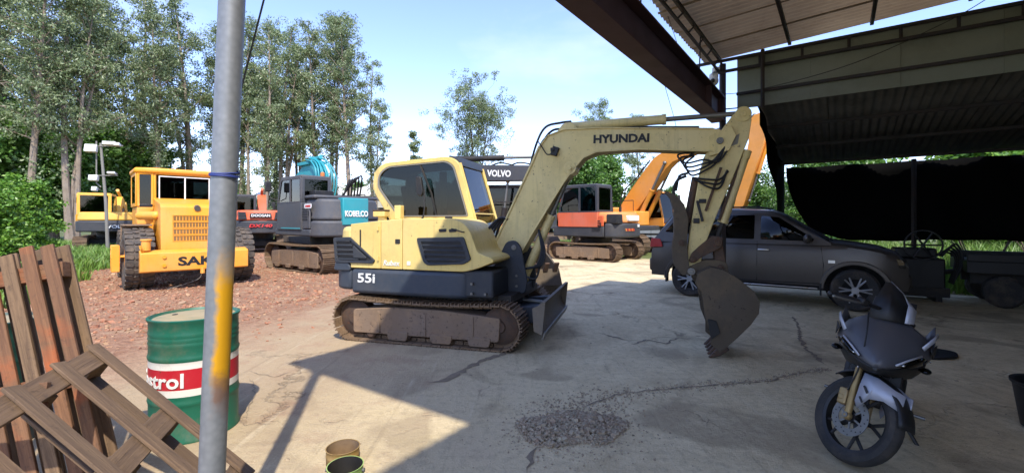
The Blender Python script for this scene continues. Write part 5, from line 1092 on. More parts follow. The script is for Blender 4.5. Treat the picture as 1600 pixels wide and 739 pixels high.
facet('headlight_trim', [(0.048, 0.0887, 0.728), (-0.02, 0.1434, 0.766), (-0.1, 0.2005, 0.796), (-0.1, 0.2053, 0.786), (-0.02, 0.1494, 0.756), (0.048, 0.0946, 0.718)], [(0, 1, 4, 5), (1, 2, 3, 4)], M['msilver'])
facet('side_fairing', [(-.34, .24, .95), (-.30, .255, .84), (-.38, .25, .78), (-.60, .20, .66), (-.70, .18, .70), (-.52, .20, .82)], [(0, 1, 2, 3, 4, 5)], M['mgrey'])
facet('windscreen', [(-.17, -.10, .945), (-.27, -.085, 1.06), (-.385, -.05, 1.175), (-.16, .0, .955), (-.255, .0, 1.075), (-.375, -.02, 1.18), (-.19, .10, .945), (-.29, .095, 1.05), (-.36, .06, 1.11)], [(0, 3, 4, 1), (1, 4, 5, 2), (3, 6, 7, 4), (4, 7, 8, 5)], M['mblack'], sides=(1,))
facet('screen_wing', [(-.18, .09, .955), (-.285, .09, 1.062), (-.365, .05, 1.125), (-.385, -.025, 1.19), (-.37, -.005, 1.15), (-.36, .075, 1.09), (-.29, .135, 1.03), (-.22, .135, .955)], [(0, 1, 6, 7), (1, 2, 5, 6), (2, 3, 4)], M['msilver'], sides=(1,))
for sg in (-1, 1):
    mb = MB(); mb.sph((-.16, sg*.235, .69), (.035, .03, .02), 10, 6); mb.cyl((-.18, sg*.16, .685), (-.16, sg*.23, .69), .009, n=6); mb.build('indicator', M['dkglass'], mo)
mb = MB(); mb.prism([(-.34, .52), (-.16, .58), (-.10, .68), (-.20, .90), (-.36, .93)], -.10, .10); mb.build('head_cover', M['mblack'], mo, .02)
facet('lamp_strip', [(0.02, 0.1196, 0.728), (-0.06, 0.1815, 0.762), (-0.062, 0.1851, 0.754), (0.02, 0.1244, 0.72)], [(0, 1, 2, 3)], M['chrome'])
facet('cowl_slot', [(-0.17, 0.2386, 0.83), (-0.26, 0.2636, 0.85), (-0.3, 0.266, 0.79), (-0.2, 0.2553, 0.77)], [(0, 1, 2, 3)], M['mblack'])
for sg in (-1, 1):
    for (x, y, z) in ((-.14, .211, .84), (-.29, .256, .80), (-.22, .248, .74), (-.10, .19, .72)): mb = MB(); mb.sph((x, sg*y, z), .006, 6, 4); mb.build('bolt', M['pin'], mo)
mb = MB(); mb.tube(bez([(-.24, -.16, .93), (-.12, -.20, .80), (-.10, -.12, .60), (-.09, -.09, .42)], 6), .005, 6); steer(mb).build('brake_line', M['hose'], fork)
# body, engine, tail
mb = MB(); mb.prism(rp([(-.30, .62), (-.36, .88), (-.62, .78), (-1.0, .80), (-1.42, .90), (-1.46, .84), (-1.1, .66), (-.7, .54)], .04), -.12, .12); mb.build('frame_cover', M['mgrey'], mo, .04, 3)
mb = MB(); mb.prism(rp([(-.58, .79), (-.66, .84), (-1.0, .83), (-1.40, .93), (-1.44, .90), (-1.0, .77)], .03), -.14, .14); mb.build('seat', M['mblack'], mo, .035, 3)
mb = MB(); mb.bb((-.78, -.13, .26), (-.42, .13, .52)); mb.lathe([(.11, -.17), (.12, -.15), (.12, .15), (.11, .17)], (-.66, 0, .36), 'y', 18); mb.cyl((-.45, 0, .42), (-.28, 0, .50), .085, n=14); mb.build('engine', M['mblack'], mo, .02)
mb = MB(); mb.prism([(-.18, .38), (-.24, .66), (-.30, .66), (-.30, .38)], -.14, .14); mb.build('radiator', M['mblack'], mo, .01)
mwheel((-1.29, .29), .29, .115, mo, False)
mb = MB()
for y in (-.08, .08): mb.cyl((-.72, y, .36), (-1.29, y, .29), .025, n=8)
mb.build('swingarm', M['mblack'], mo)
mb = MB(); mb.tube(bez([(-.4, -.10, .32), (-.55, -.14, .18), (-.85, -.16, .22), (-1.0, -.17, .30)], 5), .02, 8); mb.cyl((-.95, -.17, .28), (-1.38, -.19, .48), .055, n=16); mb.build('exhaust', M['mblack'], mo)
for sg in (-1, 1): mb = MB(); mb.cyl((-.62, sg*.10, .24), (-.62, sg*.30, .24), .013, n=8); mb.build('foot_peg', M['pin'], mo)
mb = MB(); mb.tube([(-.46, -.14, .27), (-.40, -.22, .20), (-.40, -.27, .20)], .009, 6); mb.build('brake_pedal', M['pin'], mo)
mb = MB(); mb.cyl((-.68, .12, .25), (-.60, .30, .03), .013, n=8); mb.box((-.60, .305, .02), (.05, .04, .012)); mb.build('side_stand', M['mblack'], mo)
mb = MB(); mb.prism(rp([(-1.44, .86), (-1.56, .72), (-1.50, .70), (-1.30, .80)], .02), -.08, .08); mb.build('tail_guard', M['mblack'], mo, .01)
for k in range(2): hose(mo, [(-.26, -.07+.14*k, .90), (-.20, -.11+.2*k, .78), (-.14, -.10+.18*k, .60), (-.08, -.09+.15*k, .42)], .006, 'cable')
# ================================================================== things in the foreground
# --- galvanised corner pole
def pole_mat():
    m, nt, b = newmat('galvanised_pole'); co = coords(nt, False); sp = nt.nodes.new('ShaderNodeSeparateXYZ'); nt.links.new(co, sp.inputs[0])
    n = noise(nt, co, 9, 6, .6); v = node(nt, 'TexVoronoi', Scale=38.); nt.links.new(co, v.inputs['Vector'])
    c = mixc(nt, n, s(112, 116, 120), s(150, 152, 152)); c = mixc(nt, math_(nt, 'MULTIPLY', v.outputs['Distance'], .4), c, s(92, 96, 100))
    zz = math_(nt, 'MULTIPLY', math_(nt, 'ADD', sp.outputs[2], math_(nt, 'MULTIPLY', math_(nt, 'SUBTRACT', n, .5), .25)), .2)
    m1 = math_(nt, 'MULTIPLY', ramp(nt, zz, .172, .194), ramp(nt, zz, .264, .296, (1, 1, 1, 1), (0, 0, 0, 1)))
    sd_ = ramp(nt, math_(nt, 'ADD', math_(nt, 'MULTIPLY', math_(nt, 'SUBTRACT', sp.outputs[0], math_(nt, 'MULTIPLY', sp.outputs[2], .0455)), 8.), math_(nt, 'MULTIPLY', n, .6)), .34, .5)
    c = mixc(nt, math_(nt, 'MULTIPLY', m1, sd_), c, s(214, 158, 26))
    m2 = math_(nt, 'MULTIPLY', math_(nt, 'MULTIPLY', ramp(nt, zz, .148, .168), ramp(nt, zz, .184, .20, (1, 1, 1, 1), (0, 0, 0, 1))), sd_)
    c = mixc(nt, math_(nt, 'MULTIPLY', m2, .7), c, s(122, 84, 58))
    nt.links.new(c, b.inputs['Base Color']); b.inputs['Metallic'].default_value = .35; b.inputs['Roughness'].default_value = .5; bump(nt, b, n, .1, .005); return m
pole = thing('steel_pole', 'galvanised steel pole with a yellow paint smear, nearest us on the left', 'pole', (-1.315, 1.93, 0))
top = V((.21, -.02, 4.62))
mb = MB(); mb.tube([(0, 0, -.02), top*.33, top*.66, top], .0505, 28); mb.build('tube', pole_mat(), pole)
mb = MB(); mb.box((0, 0, .006), (.2, .2, .012)); mb.build('base_plate', M['rust_steel'], pole, .002)
M['bluewire'] = plain('blue_wire', s(34, 52, 120), .5)
bw_ = thing('wire_tie', 'blue wire wound round the galvanised pole', 'wire', (-1.315+.21*.39, 1.93-.008, 1.80))
for k in range(4):
    mb = MB(); mb.tube([(.0545*math.cos(a), .0545*math.sin(a), .006*k-.012+.012*math.sin(a*.5+k)) for a in [2*math.pi*q/24 for q in range(25)]], .0035, 6, False); mb.build('wire_turn', M['bluewire'], bw_)
# --- oil drums
def drum_mat(name, bands):
    m, nt, b = newmat(name); co = coords(nt, False); sp = nt.nodes.new('ShaderNodeSeparateXYZ'); nt.links.new(co, sp.inputs[0])
    r = nt.nodes.new('ShaderNodeValToRGB'); r.color_ramp.interpolation = 'CONSTANT'; e = r.color_ramp.elements
    e[0].color = bands[0][1]; e[0].position = 0; e[1].position = bands[1][0]; e[1].color = bands[1][1]
    for p, c in bands[2:]: q = e.new(p); q.color = c
    nt.links.new(sp.outputs[2], r.inputs[0]); n = noise(nt, co, 5, 8, .7); n2 = noise(nt, co, 22, 6, .7)
    c = mixc(nt, math_(nt, 'MULTIPLY', ramp(nt, n, .5, .72), .45), r.outputs[0], s(122, 108, 88)); c = mixc(nt, ramp(nt, n2, .66, .70), c, s(86, 58, 42))
    nt.links.new(c, b.inputs['Base Color']); b.inputs['Roughness'].default_value = .45; bump(nt, b, n, .15, .02); return m
M['lidpaint'] = paint('yellowed_lid', s(158, 140, 100), .6, .7, s(60, 96, 84), 3)
grn = s(22, 92, 70); wht = s(214, 210, 200)
dm1 = drum_mat('green_red_drum', [(0, grn), (.335, wht), (.385, s(176, 26, 40)), (.53, wht), (.58, grn)]); dm2 = drum_mat('dark_green_drum', [(0, s(24, 60, 50)), (.5, s(24, 60, 50))])
def drum(label, loc, mat, rz, txt):
    t = thing('oil_drum', label, 'drum', loc, rz); r = .288
    pr = [(r-.01, 0), (r+.008, .0), (r+.01, .014), (r, .03)]
    for z in (.28, .60):
        for k in range(-3, 4): pr.append((r+(.007 if k == 0 else (.003 if abs(k) == 1 else 0.)), z+k*.014))
    for z in (.70, .735, .77): pr += [(r, z-.012), (r+.0035, z), (r, z+.012)]
    pr += [(r, .85), (r+.01, .866), (r+.012, .88), (r-.004, .884), (r-.012, .866), (.2, .862), (.0001, .862)]
    mb = MB(); mb.lathe(sorted(pr[:-5], key=lambda p: p[1])+pr[-5:], n=48); d = mb.build('shell', mat, t, smooth=50)
    mb = MB(); mb.lathe([(.03, .862), (.035, .872), (.03, .88), (.0001, .88)], (.17, .05, 0), 'z', 12); mb.lathe([(.018, .862), (.02, .87), (.0001, .872)], (-.17, -.05, 0), 'z', 10); mb.build('bung', M['dark_steel'], t)
    mb = MB(); mb.lathe([(.274, .8635), (.262, .867), (.0001, .867)], n=40); mb.build('lid', M['lidpaint'], t)
    if txt:
        o = text(txt, M['white'], t, .46, .108, (0, 0, 0), (0, 0, 0), .002, .02)
        for v in o.data.vertices:
            a = v.co.x/r; q = r+.004+v.co.z; v.co = V((q*math.sin(a), -q*math.cos(a), v.co.y+.455))
        o.rotation_euler.z = 0
    return t
drum('green oil drum with a red and white band, behind the galvanised pole', (-2.46, 3.48, 0), dm1, math.atan2(-3.48, 2.53)+R(90)-R(60), 'Castrol')
drum('dark green oil drum cut by the left edge, behind the leaning pallet', (-3.82, 3.25, 0), dm2, .3, None)
# --- pallets
def wood_mat(name, c0, c1, c2):
    """plank: grain along the local x axis, stains and paint patches with their own shape"""
    m, nt, b = newmat(name); co = coords(nt); mp_ = node(nt, 'Mapping'); mp_.inputs['Scale'].default_value = (1.2, 22, 22); nt.links.new(co, mp_.inputs[0])
    g = noise(nt, mp_.outputs[0], 2.2, 7, .65, .6); n = noise(nt, co, 3.0, 5, .6); f = noise(nt, co, 30, 5, .7)
    oi = nt.nodes.new('ShaderNodeObjectInfo')
    c = mixc(nt, ramp(nt, g, .3, .7), c0, c1); c = mixc(nt, math_(nt, 'MULTIPLY', ramp(nt, n, .5, .66), .8), c, c2)
    c = mixc(nt, math_(nt, 'MULTIPLY', oi.outputs['Random'], .35), c, s(70, 60, 50)); c = mixc(nt, math_(nt, 'MULTIPLY', ramp(nt, f, .56, .7), .5), c, s(58, 46, 38))
    nt.links.new(c, b.inputs['Base Color']); b.inputs['Roughness'].default_value = .85; bump(nt, b, g, .6, .012); return m
M['wood'] = wood_mat('weathered_pallet_wood', s(86, 66, 48), s(130, 104, 76), s(100, 78, 56)); M['woodor'] = wood_mat('orange_brown_wood', s(92, 62, 42), s(132, 94, 64), s(164, 84, 38))
def plank(parent, name, a, b, nrm, w, t, mat, mesh_cache={}):
    a, b = V(a), V(b); d = b-a; x = d.normalized(); z = (V(nrm)-x*V(nrm).dot(x)).normalized(); y = z.cross(x)
    mb = MB(); mb.box((0, 0, 0), (d.length, w, t)); o = mb.build(name, mat, parent, .003, 1)
    o.matrix_local = MX.Translation((a+b)/2) @ MX((x, y, z)).transposed().to_4x4(); return o
pb = thing('wooden_pallet', 'grey brown wooden pallet tipped down towards the pole', 'pallet', (0, 0, 0), 0, 'broken wooden pallets')
o0 = V((-2.45, 2.64, .86)); a_ = V((.89, -.10, -.62)); b_ = V((.18, -.60, -.03)); nn = a_.cross(b_).normalized(); nn = nn if nn.z > 0 else -nn
pb.location = o0; 
for k, q in enumerate((0.02, .50, 1.0, 1.5)): plank(pb, 'deck_board', b_*q-a_*.02, b_*q+a_*1.10, nn, .078, .018, M['wood'])
for k, q in enumerate((.05, .56, 1.04)): plank(pb, 'cross_board', a_*q-b_*.08-nn*.024, a_*q+b_*1.6-nn*.024, nn, .12, .02, M['wood'])
for q in (.05, .56, 1.04):
    for w_ in (.05, .75, 1.5): plank(pb, 'block', a_*q+b_*w_-nn*.08-a_.normalized()*.06, a_*q+b_*w_-nn*.08+a_.normalized()*.06, nn, .09, .085, M['wood'])
for q in (0.02, .75, 1.5): plank(pb, 'bottom_board', b_*q-a_*.0-nn*.14, b_*q+a_*1.08-nn*.14, nn, .09, .018, M['wood'])
pa = thing('wooden_pallet', 'orange brown wooden pallet standing on edge at the left', 'pallet', (-2.72, 2.62, 1.46), 0, 'broken wooden pallets')
d_ = V((.50, -.16, -1.44)); e_ = V((-.092, -.026, -.018)); nn = d_.cross(e_).normalized(); nn = nn if nn.y < 0 else -nn
for k in range(10): plank(pa, 'slat', e_*k*1.0+d_*random.uniform(-.01, .03), e_*k*1.0+d_*1.0, nn, .064, .020, M['wood'] if k % 3 == 2 else M['woodor'])
for q in (.10, .52, .93): plank(pa, 'rail', d_*q+e_*(-.4)-nn*.05, d_*q+e_*9.6-nn*.05, nn, .09, .07, M['woodor'])
for k in range(5): plank(pa, 'back_slat', e_*(k*1.3)+d_*.0-nn*.10, e_*(k*1.3)+d_*1.0-nn*.10, nn, .098, .02, M['wood'])
# loose board lying over the standing pallet
lb = thing('loose_board', 'short orange board lying across the standing pallet by the left edge', 'board', (-2.48, 2.06, .72), 0)
plank(lb, 'board', (-.35, .0, -.02), (.22, .12, .03), (.2, -.9, .3), .13, .03, M['woodor'])
# --- tins
M['tinin'] = paint('rusty_tin_inside', s(120, 96, 66), .7, .7, s(80, 60, 44), 6); M['tiny'] = paint('mustard_tin', s(150, 118, 52), .6, .6, s(104, 82, 52), 8); M['tingreen'] = paint('lime_tin', s(150, 176, 92), .5, .4, s(96, 92, 66), 7); M['tindark'] = paint('tarry_inside', s(34, 32, 30), .5, .4, s(70, 64, 54), 6)
def tin(label, loc, r, h, mo_, mi_, ears=False):
    t = thing('cut_tin', label, 'tin', loc)
    mb = MB(); mb.lathe([(r-.004, 0), (r, .003), (r, h*.5), (r+.002, h*.55), (r, h*.6), (r, h-.004), (r+.004, h), (r-.002, h)], n=40); mb.bm.faces.ensure_lookup_table()
    bmesh.ops.delete(mb.bm, geom=[f for f in mb.bm.faces if len(f.verts) > 10 and f.calc_center_median().z > h*.5], context='FACES'); mb.build('wall', mo_, t, smooth=60)
    mb = MB(); mb.lathe([(r-.003, h-.001), (r-.005, .006), (.0001, .006)], n=40); mb.bm.faces.ensure_lookup_table()
    bmesh.ops.delete(mb.bm, geom=[f for f in mb.bm.faces if len(f.verts) > 10], context='FACES'); mb.build('inside', mi_, t, smooth=60)
    if ears:
        for sg in (-1, 1): mb = MB(); mb.cyl((sg*r, 0, h*.72), (sg*(r+.014), 0, h*.72), .012, n=10); mb.build('ear', M['pin'], t)
tin('mustard yellow cut tin, empty, behind the lime green one', (-1.125, 2.98, 0), .105, .10, M['tiny'], M['tinin'])
tin('lime green cut tin with a black inside at the bottom edge', (-1.02, 2.74, 0), .105, .11, M['tingreen'], M['tindark'], True)
# --- lamp post with floodlights and cameras, far left
lpst = thing('lamp_post', 'thin grey post carrying white floodlights and cameras, beside the yellow road machine', 'lamp post', (-19.3, 21.4, 0))
mb = MB(); mb.tube([(0, 0, 0), (-.1, 0, 2.5), (-.35, 0, 5.3)], [.075, .065, .05], 10); mb.tube([(-.33, .0, 3.2), (-.55, 0, 3.4), (-.55, 0, 5.4)], .03, 8); mb.build('post', M['trim'], lpst)
mb = MB(); mb.cyl((-.8, -.05, 5.15), (.75, -.05, 5.15), .025, n=8); mb.cyl((-.7, -.05, 3.75), (.5, -.05, 3.75), .025, n=8); mb.build('cross_arm', M['trim'], lpst)
for (x, z, w_, h_) in ((-.62, 5.02, .46, .36), (.25, 5.25, .5, .16), (.62, 5.2, .22, .14), (-.5, 3.62, .34, .26), (.35, 3.85, .3, .1), (-.45, 3.1, .2, .2)):
    mb = MB(); mb.box((x, -.2, z), (w_, .2, h_), (R(-15), 0, R(20))); f = mb.build('floodlight', M['white'], lpst, .02); mb = MB(); mb.box((x, -.05, z), (.05, .3, .05)); mb.build('bracket', M['trim'], lpst)
# --- camera fixed high on the corner post of the shed
cc = thing('security_camera', 'white security camera on the shed corner post below the canopy', 'camera', (P1.x-.02, P1.y-.05, 4.24))
mb = MB(); mb.box((-.12, 0, .12), (.12, .1, .12)); mb.build('junction_box', M['white'], cc, .01)
mb = MB(); mb.sph((-.19, -.05, -.08), (.085, .085, .095)); mb.box((-.19, -.05, .0), (.13, .13, .1)); mb.build('housing', M['white'], cc, .02); mb = MB(); mb.sph((-.24, -.12, -.10), .04); mb.build('lens', M['black'], cc); mb = MB(); mb.tube([(0, 0, .1), (-.12, 0, .1), (-.17, -.03, .02)], .015, 6); mb.build('arm', M['black'], cc)
# --- wires
def wire(label, pts, r=.006):
    mb = MB(); mb.tube(bez(pts, 10), r, 5); o = mb.build('wire', M['hose']); tag(o, label, 'wire', 'loose wires under the roof'); return o
wire('black wire sagging across the grey wall sheets under the roof', [sp_(.32, .05, 3.92), sp_(.36, .9, 3.86), sp_(.40, 2.2, 4.02), sp_(.4, 3.3, 4.40), sp_(.3, 3.9, 4.75)], .006)
wire('thin wire hanging beside the red girder, left of the canopy edge', [(2.15, 6.9, 4.62), (2.45, 7.2, 3.8), (2.8, 7.6, 3.1), (2.9, 7.8, 2.3)], .004)
wire('thin wire dropping from the canopy edge onto the red girder', [(2.28, 6.6, 4.66), (2.55, 6.9, 4.3), (2.75, 7.1, 3.9)], .004)
wire('dark cable rising steeply in front of the tall trees', [(-13.0, 20, 3.6), (-11.7, 19.4, 7.4), (-9.6, 17.5, 10.6)], .04)
wire('dark cable stretched level from the shed corner post over the arm', [(P1.x, P1.y, 3.66), sp_(-.2, 1.0, 3.70)], .012)
# --- black tarpaulins closing the far side of the lean-to
M['tarp'] = paint('black_tarpaulin', s(7, 7, 7), .8, .3, s(16, 15, 14), 2, bmp=.1, spec=.05)
def sheet(label, f, nu, nv, name='tarpaulin'):
    mb = MB(); g = [[mb.bm.verts.new(f(u/nu, v/nv)) for v in range(nv+1)] for u in range(nu+1)]
    for u in range(nu):
        for v in range(nv): mb.bm.faces.new((g[u][v], g[u+1][v], g[u+1][v+1], g[u][v+1]))
    o = mb.build(name, M['tarp'], None, smooth=60); o.modifiers.new('t', 'SOLIDIFY').thickness = .006; return tag(o, label, 'tarpaulin', 'black tarpaulins')
sheet('wide black tarpaulin hanging level behind the dark car bonnet', lambda u, v: sp_(-4.1+.05*math.sin(u*60)+.04*math.sin(u*23+v*5), 1.0+.55*v*v*(1-u)+11*u, 2.93-.02*math.sin(u*31)**2-(1.60+.03*math.sin(u*17)+.15*sst(.0, .08, u))*v), 90, 8)
sheet('black tarpaulin draped down the left side of the lean-to', lambda u, v: sp_(-4.1*u, .93+.03*math.sin(u*14), 3.62-.6*u-(.30+.75*u+.95*u*u)*v), 24, 8)
# --- dark machinery under the tarpaulin, far right
tr = thing('flat_trailer', 'dark flatbed trailer with low wheels in the shade at the right edge', 'trailer', (10.2, 8.15, 0), R(-35))
mb = MB(); mb.bb((-1.5, -.7, .62), (2.6, .7, .84)); mb.bb((-1.5, -.72, .84), (2.6, -.66, .98)); mb.bb((-1.5, .66, .84), (2.6, .72, .98)); mb.build('deck', M['mblack'], tr, .01)
for x in (-1.0, .1, 1.6):
    for y in (-.6, .6):
        mb = MB(); mb.lathe([(.12, -.1), (.24, -.11), (.29, -.07), (.29, .07), (.24, .11), (.12, .1)], (x, y, .29), 'y', 20); w = mb.build('tyre', M['rubber'], tr); mb = MB(); mb.lathe([(.14, -.05), (.14, .05)], (x, y, .29), 'y', 14); mb.build('rim', M['dark_steel'], w)
mb = MB(); mb.bb((-1.4, -.4, .4), (2.5, -.3, .62)); mb.bb((-1.4, .3, .4), (2.5, .4, .62)); mb.tube([(-1.5, 0, .6), (-2.2, 0, .45)], .05, 8); mb.build('chassis', M['dark_steel'], tr)
en = thing('engine_block', 'black engine with flywheel and hoses standing between car and trailer', 'engine', (8.25, 9.25, 0), R(-30))
mb = MB(); mb.bb((-.4, -.3, .25), (.45, .3, .85)); mb.bb((-.3, -.2, .85), (.35, .2, 1.05)); mb.build('block', M['mblack'], en, .03)
mb = MB(); mb.lathe([(.28, -.03), (.30, -.03), (.30, .03), (.28, .03)], (.1, -.36, 1.12), 'y', 24, True)
for k in range(6): a = k*math.pi/3; mb.cyl((.1, -.36, 1.12), (.1+.28*math.cos(a), -.36, 1.12+.28*math.sin(a)), .018, n=6)
mb.build('flywheel', M['mblack'], en)
mb = MB(); mb.bb((-.45, -.35, .1), (.5, -.25, .28)); mb.bb((-.45, .25, .1), (.5, .35, .28)); mb.bb((-.4, -.3, 0), (-.3, .3, .12)); mb.bb((.3, -.3, 0), (.4, .3, .12)); mb.build('skid', M['dark_steel'], en)
for k in range(5): hose(en, [(.4, -.25+.12*k, .9), (.62, -.2+.12*k, 1.15-.05*k), (.72, -.2+.1*k, .8), (.6, -.1+.05*k, .35)], .02)
mat_ = thing('rubber_mat', 'flat black rubber mat lying on the floor behind the motorbike', 'mat', (5.05, 5.35, 0), .4)
mb = MB(); mb.prism(rp([(-.28, -.12), (.05, -.2), (.3, -.08), (.26, .12), (-.05, .18), (-.3, .08)], .1), 0, .03, 'z'); mb.build('mat', M['mblack'], mat_, .01)
bn = thing('plastic_bin', 'black plastic bin cut off by the right edge, behind the motorbike', 'bin', (4.14, 3.40, 0), .2)
mb = MB(); mb.lathe([(.17, 0), (.19, .01), (.235, .33), (.25, .34), (.25, .36), (.225, .355), (.18, .03), (.0001, .03)], n=32); mb.build('tub', M['mblack'], bn, smooth=40)
mb = MB(); mb.tube([(-.25, 0, .34), (-.33, -.02, .40), (-.28, -.06, .45)], .012, 6); mb.build('handle', M['mblack'], bn)
# ================================================================== vegetation
def leaf_mat(name, cols, trans=.35):
    m = bpy.data.materials.new(name); m.use_nodes = True; nt = m.node_tree; nt.nodes.clear()
    o = nt.nodes.new('ShaderNodeOutputMaterial'); g = nt.nodes.new('ShaderNodeNewGeometry'); r = nt.nodes.new('ShaderNodeValToRGB'); e = r.color_ramp.elements
    e[0].color = cols[0]; e[-1].color = cols[-1]
    for i, c in enumerate(cols[1:-1]): q = e.new((i+1)/(len(cols)-1)); q.color = c
    nt.links.new(g.outputs['Random Per Island'], r.inputs[0])
    d = node(nt, 'BsdfDiffuse'); t = node(nt, 'BsdfTranslucent'); gl = node(nt, 'BsdfGlossy', Roughness=.45); mm = node(nt, 'MixShader', Fac=trans); m2 = node(nt, 'MixShader', Fac=.05)
    nt.links.new(r.outputs[0], d.inputs[0]); nt.links.new(r.outputs[0], t.inputs[0]); nt.links.new(d.outputs[0], mm.inputs[1]); nt.links.new(t.outputs[0], mm.inputs[2]); nt.links.new(mm.outputs[0], m2.inputs[1]); nt.links.new(gl.outputs[0], m2.inputs[2]); nt.links.new(m2.outputs[0], o.inputs[0])
    return m
M['leaf_euc'] = leaf_mat('eucalyptus_leaf', [s(98, 116, 74), s(132, 148, 100), s(80, 100, 64), s(158, 168, 124), s(116, 134, 90)])  # leaf tones lightened to stand in for distance haze
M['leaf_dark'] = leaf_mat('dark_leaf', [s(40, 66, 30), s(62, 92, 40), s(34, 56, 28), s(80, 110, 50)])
M['leaf_bright'] = leaf_mat('bright_leaf', [s(88, 134, 40), s(120, 164, 56), s(70, 112, 36), s(146, 180, 74)])
M['leaf_mid'] = leaf_mat('mid_leaf', [s(74, 116, 44), s(104, 142, 58), s(58, 96, 38), s(120, 152, 70)])
M['grass'] = leaf_mat('grass_blade', [s(98, 138, 50), s(126, 160, 66), s(84, 118, 44), s(150, 166, 84)], .3)
M['bark'] = paint('pale_bark', s(136, 120, 102), .85, .7, s(84, 72, 60), 3, bmp=.5)
M['barkdk'] = paint('brown_bark', s(88, 72, 58), .9, .6, s(60, 50, 42), 3, bmp=.5)
class Leaves:
    def __init__(self, seed): self.v = []; self.f = []; self.r = random.Random(seed)
    def leaf(self, p, L_, W_, droop=0.):
        r = self.r; a = r.uniform(0, 6.283); el = r.gauss(-droop, .5); d = V((math.cos(a)*math.cos(el), math.sin(a)*math.cos(el), math.sin(el)))
        sd_ = d.cross(V((r.gauss(0, 1), r.gauss(0, 1), r.gauss(0, 1))))
        if sd_.length < 1e-3: return
        sd_.normalize(); k = len(self.v); c = p+d*L_*.5
        self.v += [tuple(p), tuple(c+sd_*W_*.5), tuple(p+d*L_), tuple(c-sd_*W_*.5)]; self.f.append((k, k+1, k+2, k+3))
    def clump(self, c, rad, n, L_, W_, droop=0., flat=.7):
        r = self.r
        for _ in range(n):
            q = V((r.gauss(0, 1), r.gauss(0, 1), r.gauss(0, 1))).normalized()*rad*(r.random()**.45); q.z *= flat
            self.leaf(c+q, L_*r.uniform(.6, 1.25), W_*r.uniform(.7, 1.2), droop)
    def mesh(self, name):
        me = bpy.data.meshes.new(name); me.from_pydata(self.v, [], self.f); me.update(); return me
def tree_mesh(seed, h, spread, base, nb, per, leafn, crad, L_, W_, tr, lean=0., up=.75, droop=.5, vine=0, forks=1, env=None):
    """returns trunk mesh and crown mesh; base = fraction of the height where branching starts"""
    r = random.Random(seed); mb = MB(); lv = Leaves(seed+100)
    stems = []
    for fk in range(forks):
        off = V((r.uniform(-1, 1), r.uniform(-1, 1), 0))*spread*.28 if forks > 1 else V((0, 0, 0))
        hh = h*(1 if fk == 0 else r.uniform(.72, .95)); pts = []; ph = r.uniform(0, 6)
        for i in range(11):
            t = i/10; pts.append(V((lean*h*t*t+off.x*t+.012*h*math.sin(3*t+ph), off.y*t+.012*h*math.cos(2.5*t+ph), hh*t)))
        mb.tube(pts, [tr*(1-.85*i/10)*(1 if fk == 0 else .8)*(1.35 if i == 0 else 1) for i in range(11)], 8); stems.append((pts, hh))
    at = lambda pts, t: pts[min(9, int(t*10))].lerp(pts[min(10, int(t*10)+1)], t*10-int(t*10))
    for b in range(nb):
        pts, hh = stems[b % len(stems)]; t = base+(1-base)*((b+r.random())/nb); p = at(pts, min(.995, t)); a = b*2.4+r.uniform(-.5, .5)
        ev = env(( t-base)/(1-base)) if env else (math.sin(math.pi*min(1, .18+.82*(t-base)/(1-base)))**.6)
        ln = spread*ev*r.uniform(.55, 1.1); el = up*r.uniform(.6, 1.3)
        d = V((math.cos(a)*math.cos(el), math.sin(a)*math.cos(el), math.sin(el))); q = [p]
        for k in range(1, 5): q.append(p+d*ln*k/4+V((0, 0, -.10*ln*(k/4)**2))+V((r.gauss(0, .03), r.gauss(0, .03), r.gauss(0, .03)))*ln)
        rb = tr*(1-.8*t)*.42; mb.tube(q, [rb*(1-.8*k/4) for k in range(5)], 5, False)
        for k in range(per):
            w = r.uniform(.35, 1.0); c = q[int(w*4)-(1 if w == 1 else 0)].lerp(q[min(4, int(w*4)+1)], w*4-int(w*4)); e = c+V((r.gauss(0, .32), r.gauss(0, .32), r.gauss(.06, .22)))*spread*.45
            mb.tube([c, c.lerp(e, .5)+V((0, 0, .04*spread)), e], [rb*.35, rb*.25, rb*.1], 4, False)
            lv.clump(e, crad*r.uniform(.6, 1.3), int(leafn*r.uniform(.5, 1.4)), L_, W_, droop)
            if r.random() < .6: lv.clump(c.lerp(e, .5), crad*.6, int(leafn*.35), L_, W_, droop)
    for k in range(vine):
        t = r.uniform(.08, base+.25); p = at(stems[0][0], min(.95, t)); lv.clump(p+V((r.gauss(0, .25), r.gauss(0, .25), 0)), .5*r.uniform(.6, 1.6), 60, L_*.7, W_*1.6, .8, 1.3)
    return mb.mesh(40), lv.mesh('crown')
def plant_tree(name, label, meshes, loc, sc, rz, lm, bm_, group=None, cat='tree', xs_=1.):
    t = thing(name, label, cat, loc, rz, group); t.scale = (sc*xs_, sc*xs_, sc)
    o = bpy.data.objects.new('trunk', meshes[0]); COL.objects.link(o); o.parent = t
    if not meshes[0].materials: meshes[0].materials.append(bm_)
    o = bpy.data.objects.new('crown', meshes[1]); COL.objects.link(o); o.parent = t
    if not meshes[1].materials: meshes[1].materials.append(lm)
    return t
E1 = [tree_mesh(11+k, 20, 3.3, (.42, .34, .46, .38)[k], 52, 5, 46, .58, .24, .09, .24, (.03, -.04, .02, .06)[k], .85, .6, (46, 10, 70, 16)[k], (2, 1, 2, 3)[k]) for k in range(4)]
E2 = [tree_mesh(31+k, 20, 2.7, .34, 42, 4, 48, .52, .24, .09, .2, (.05, -.03)[k], .9, .8, 30, 2) for k in range(2)]
def at_px(x, d): return ((x-800)/700*d, d, 0)
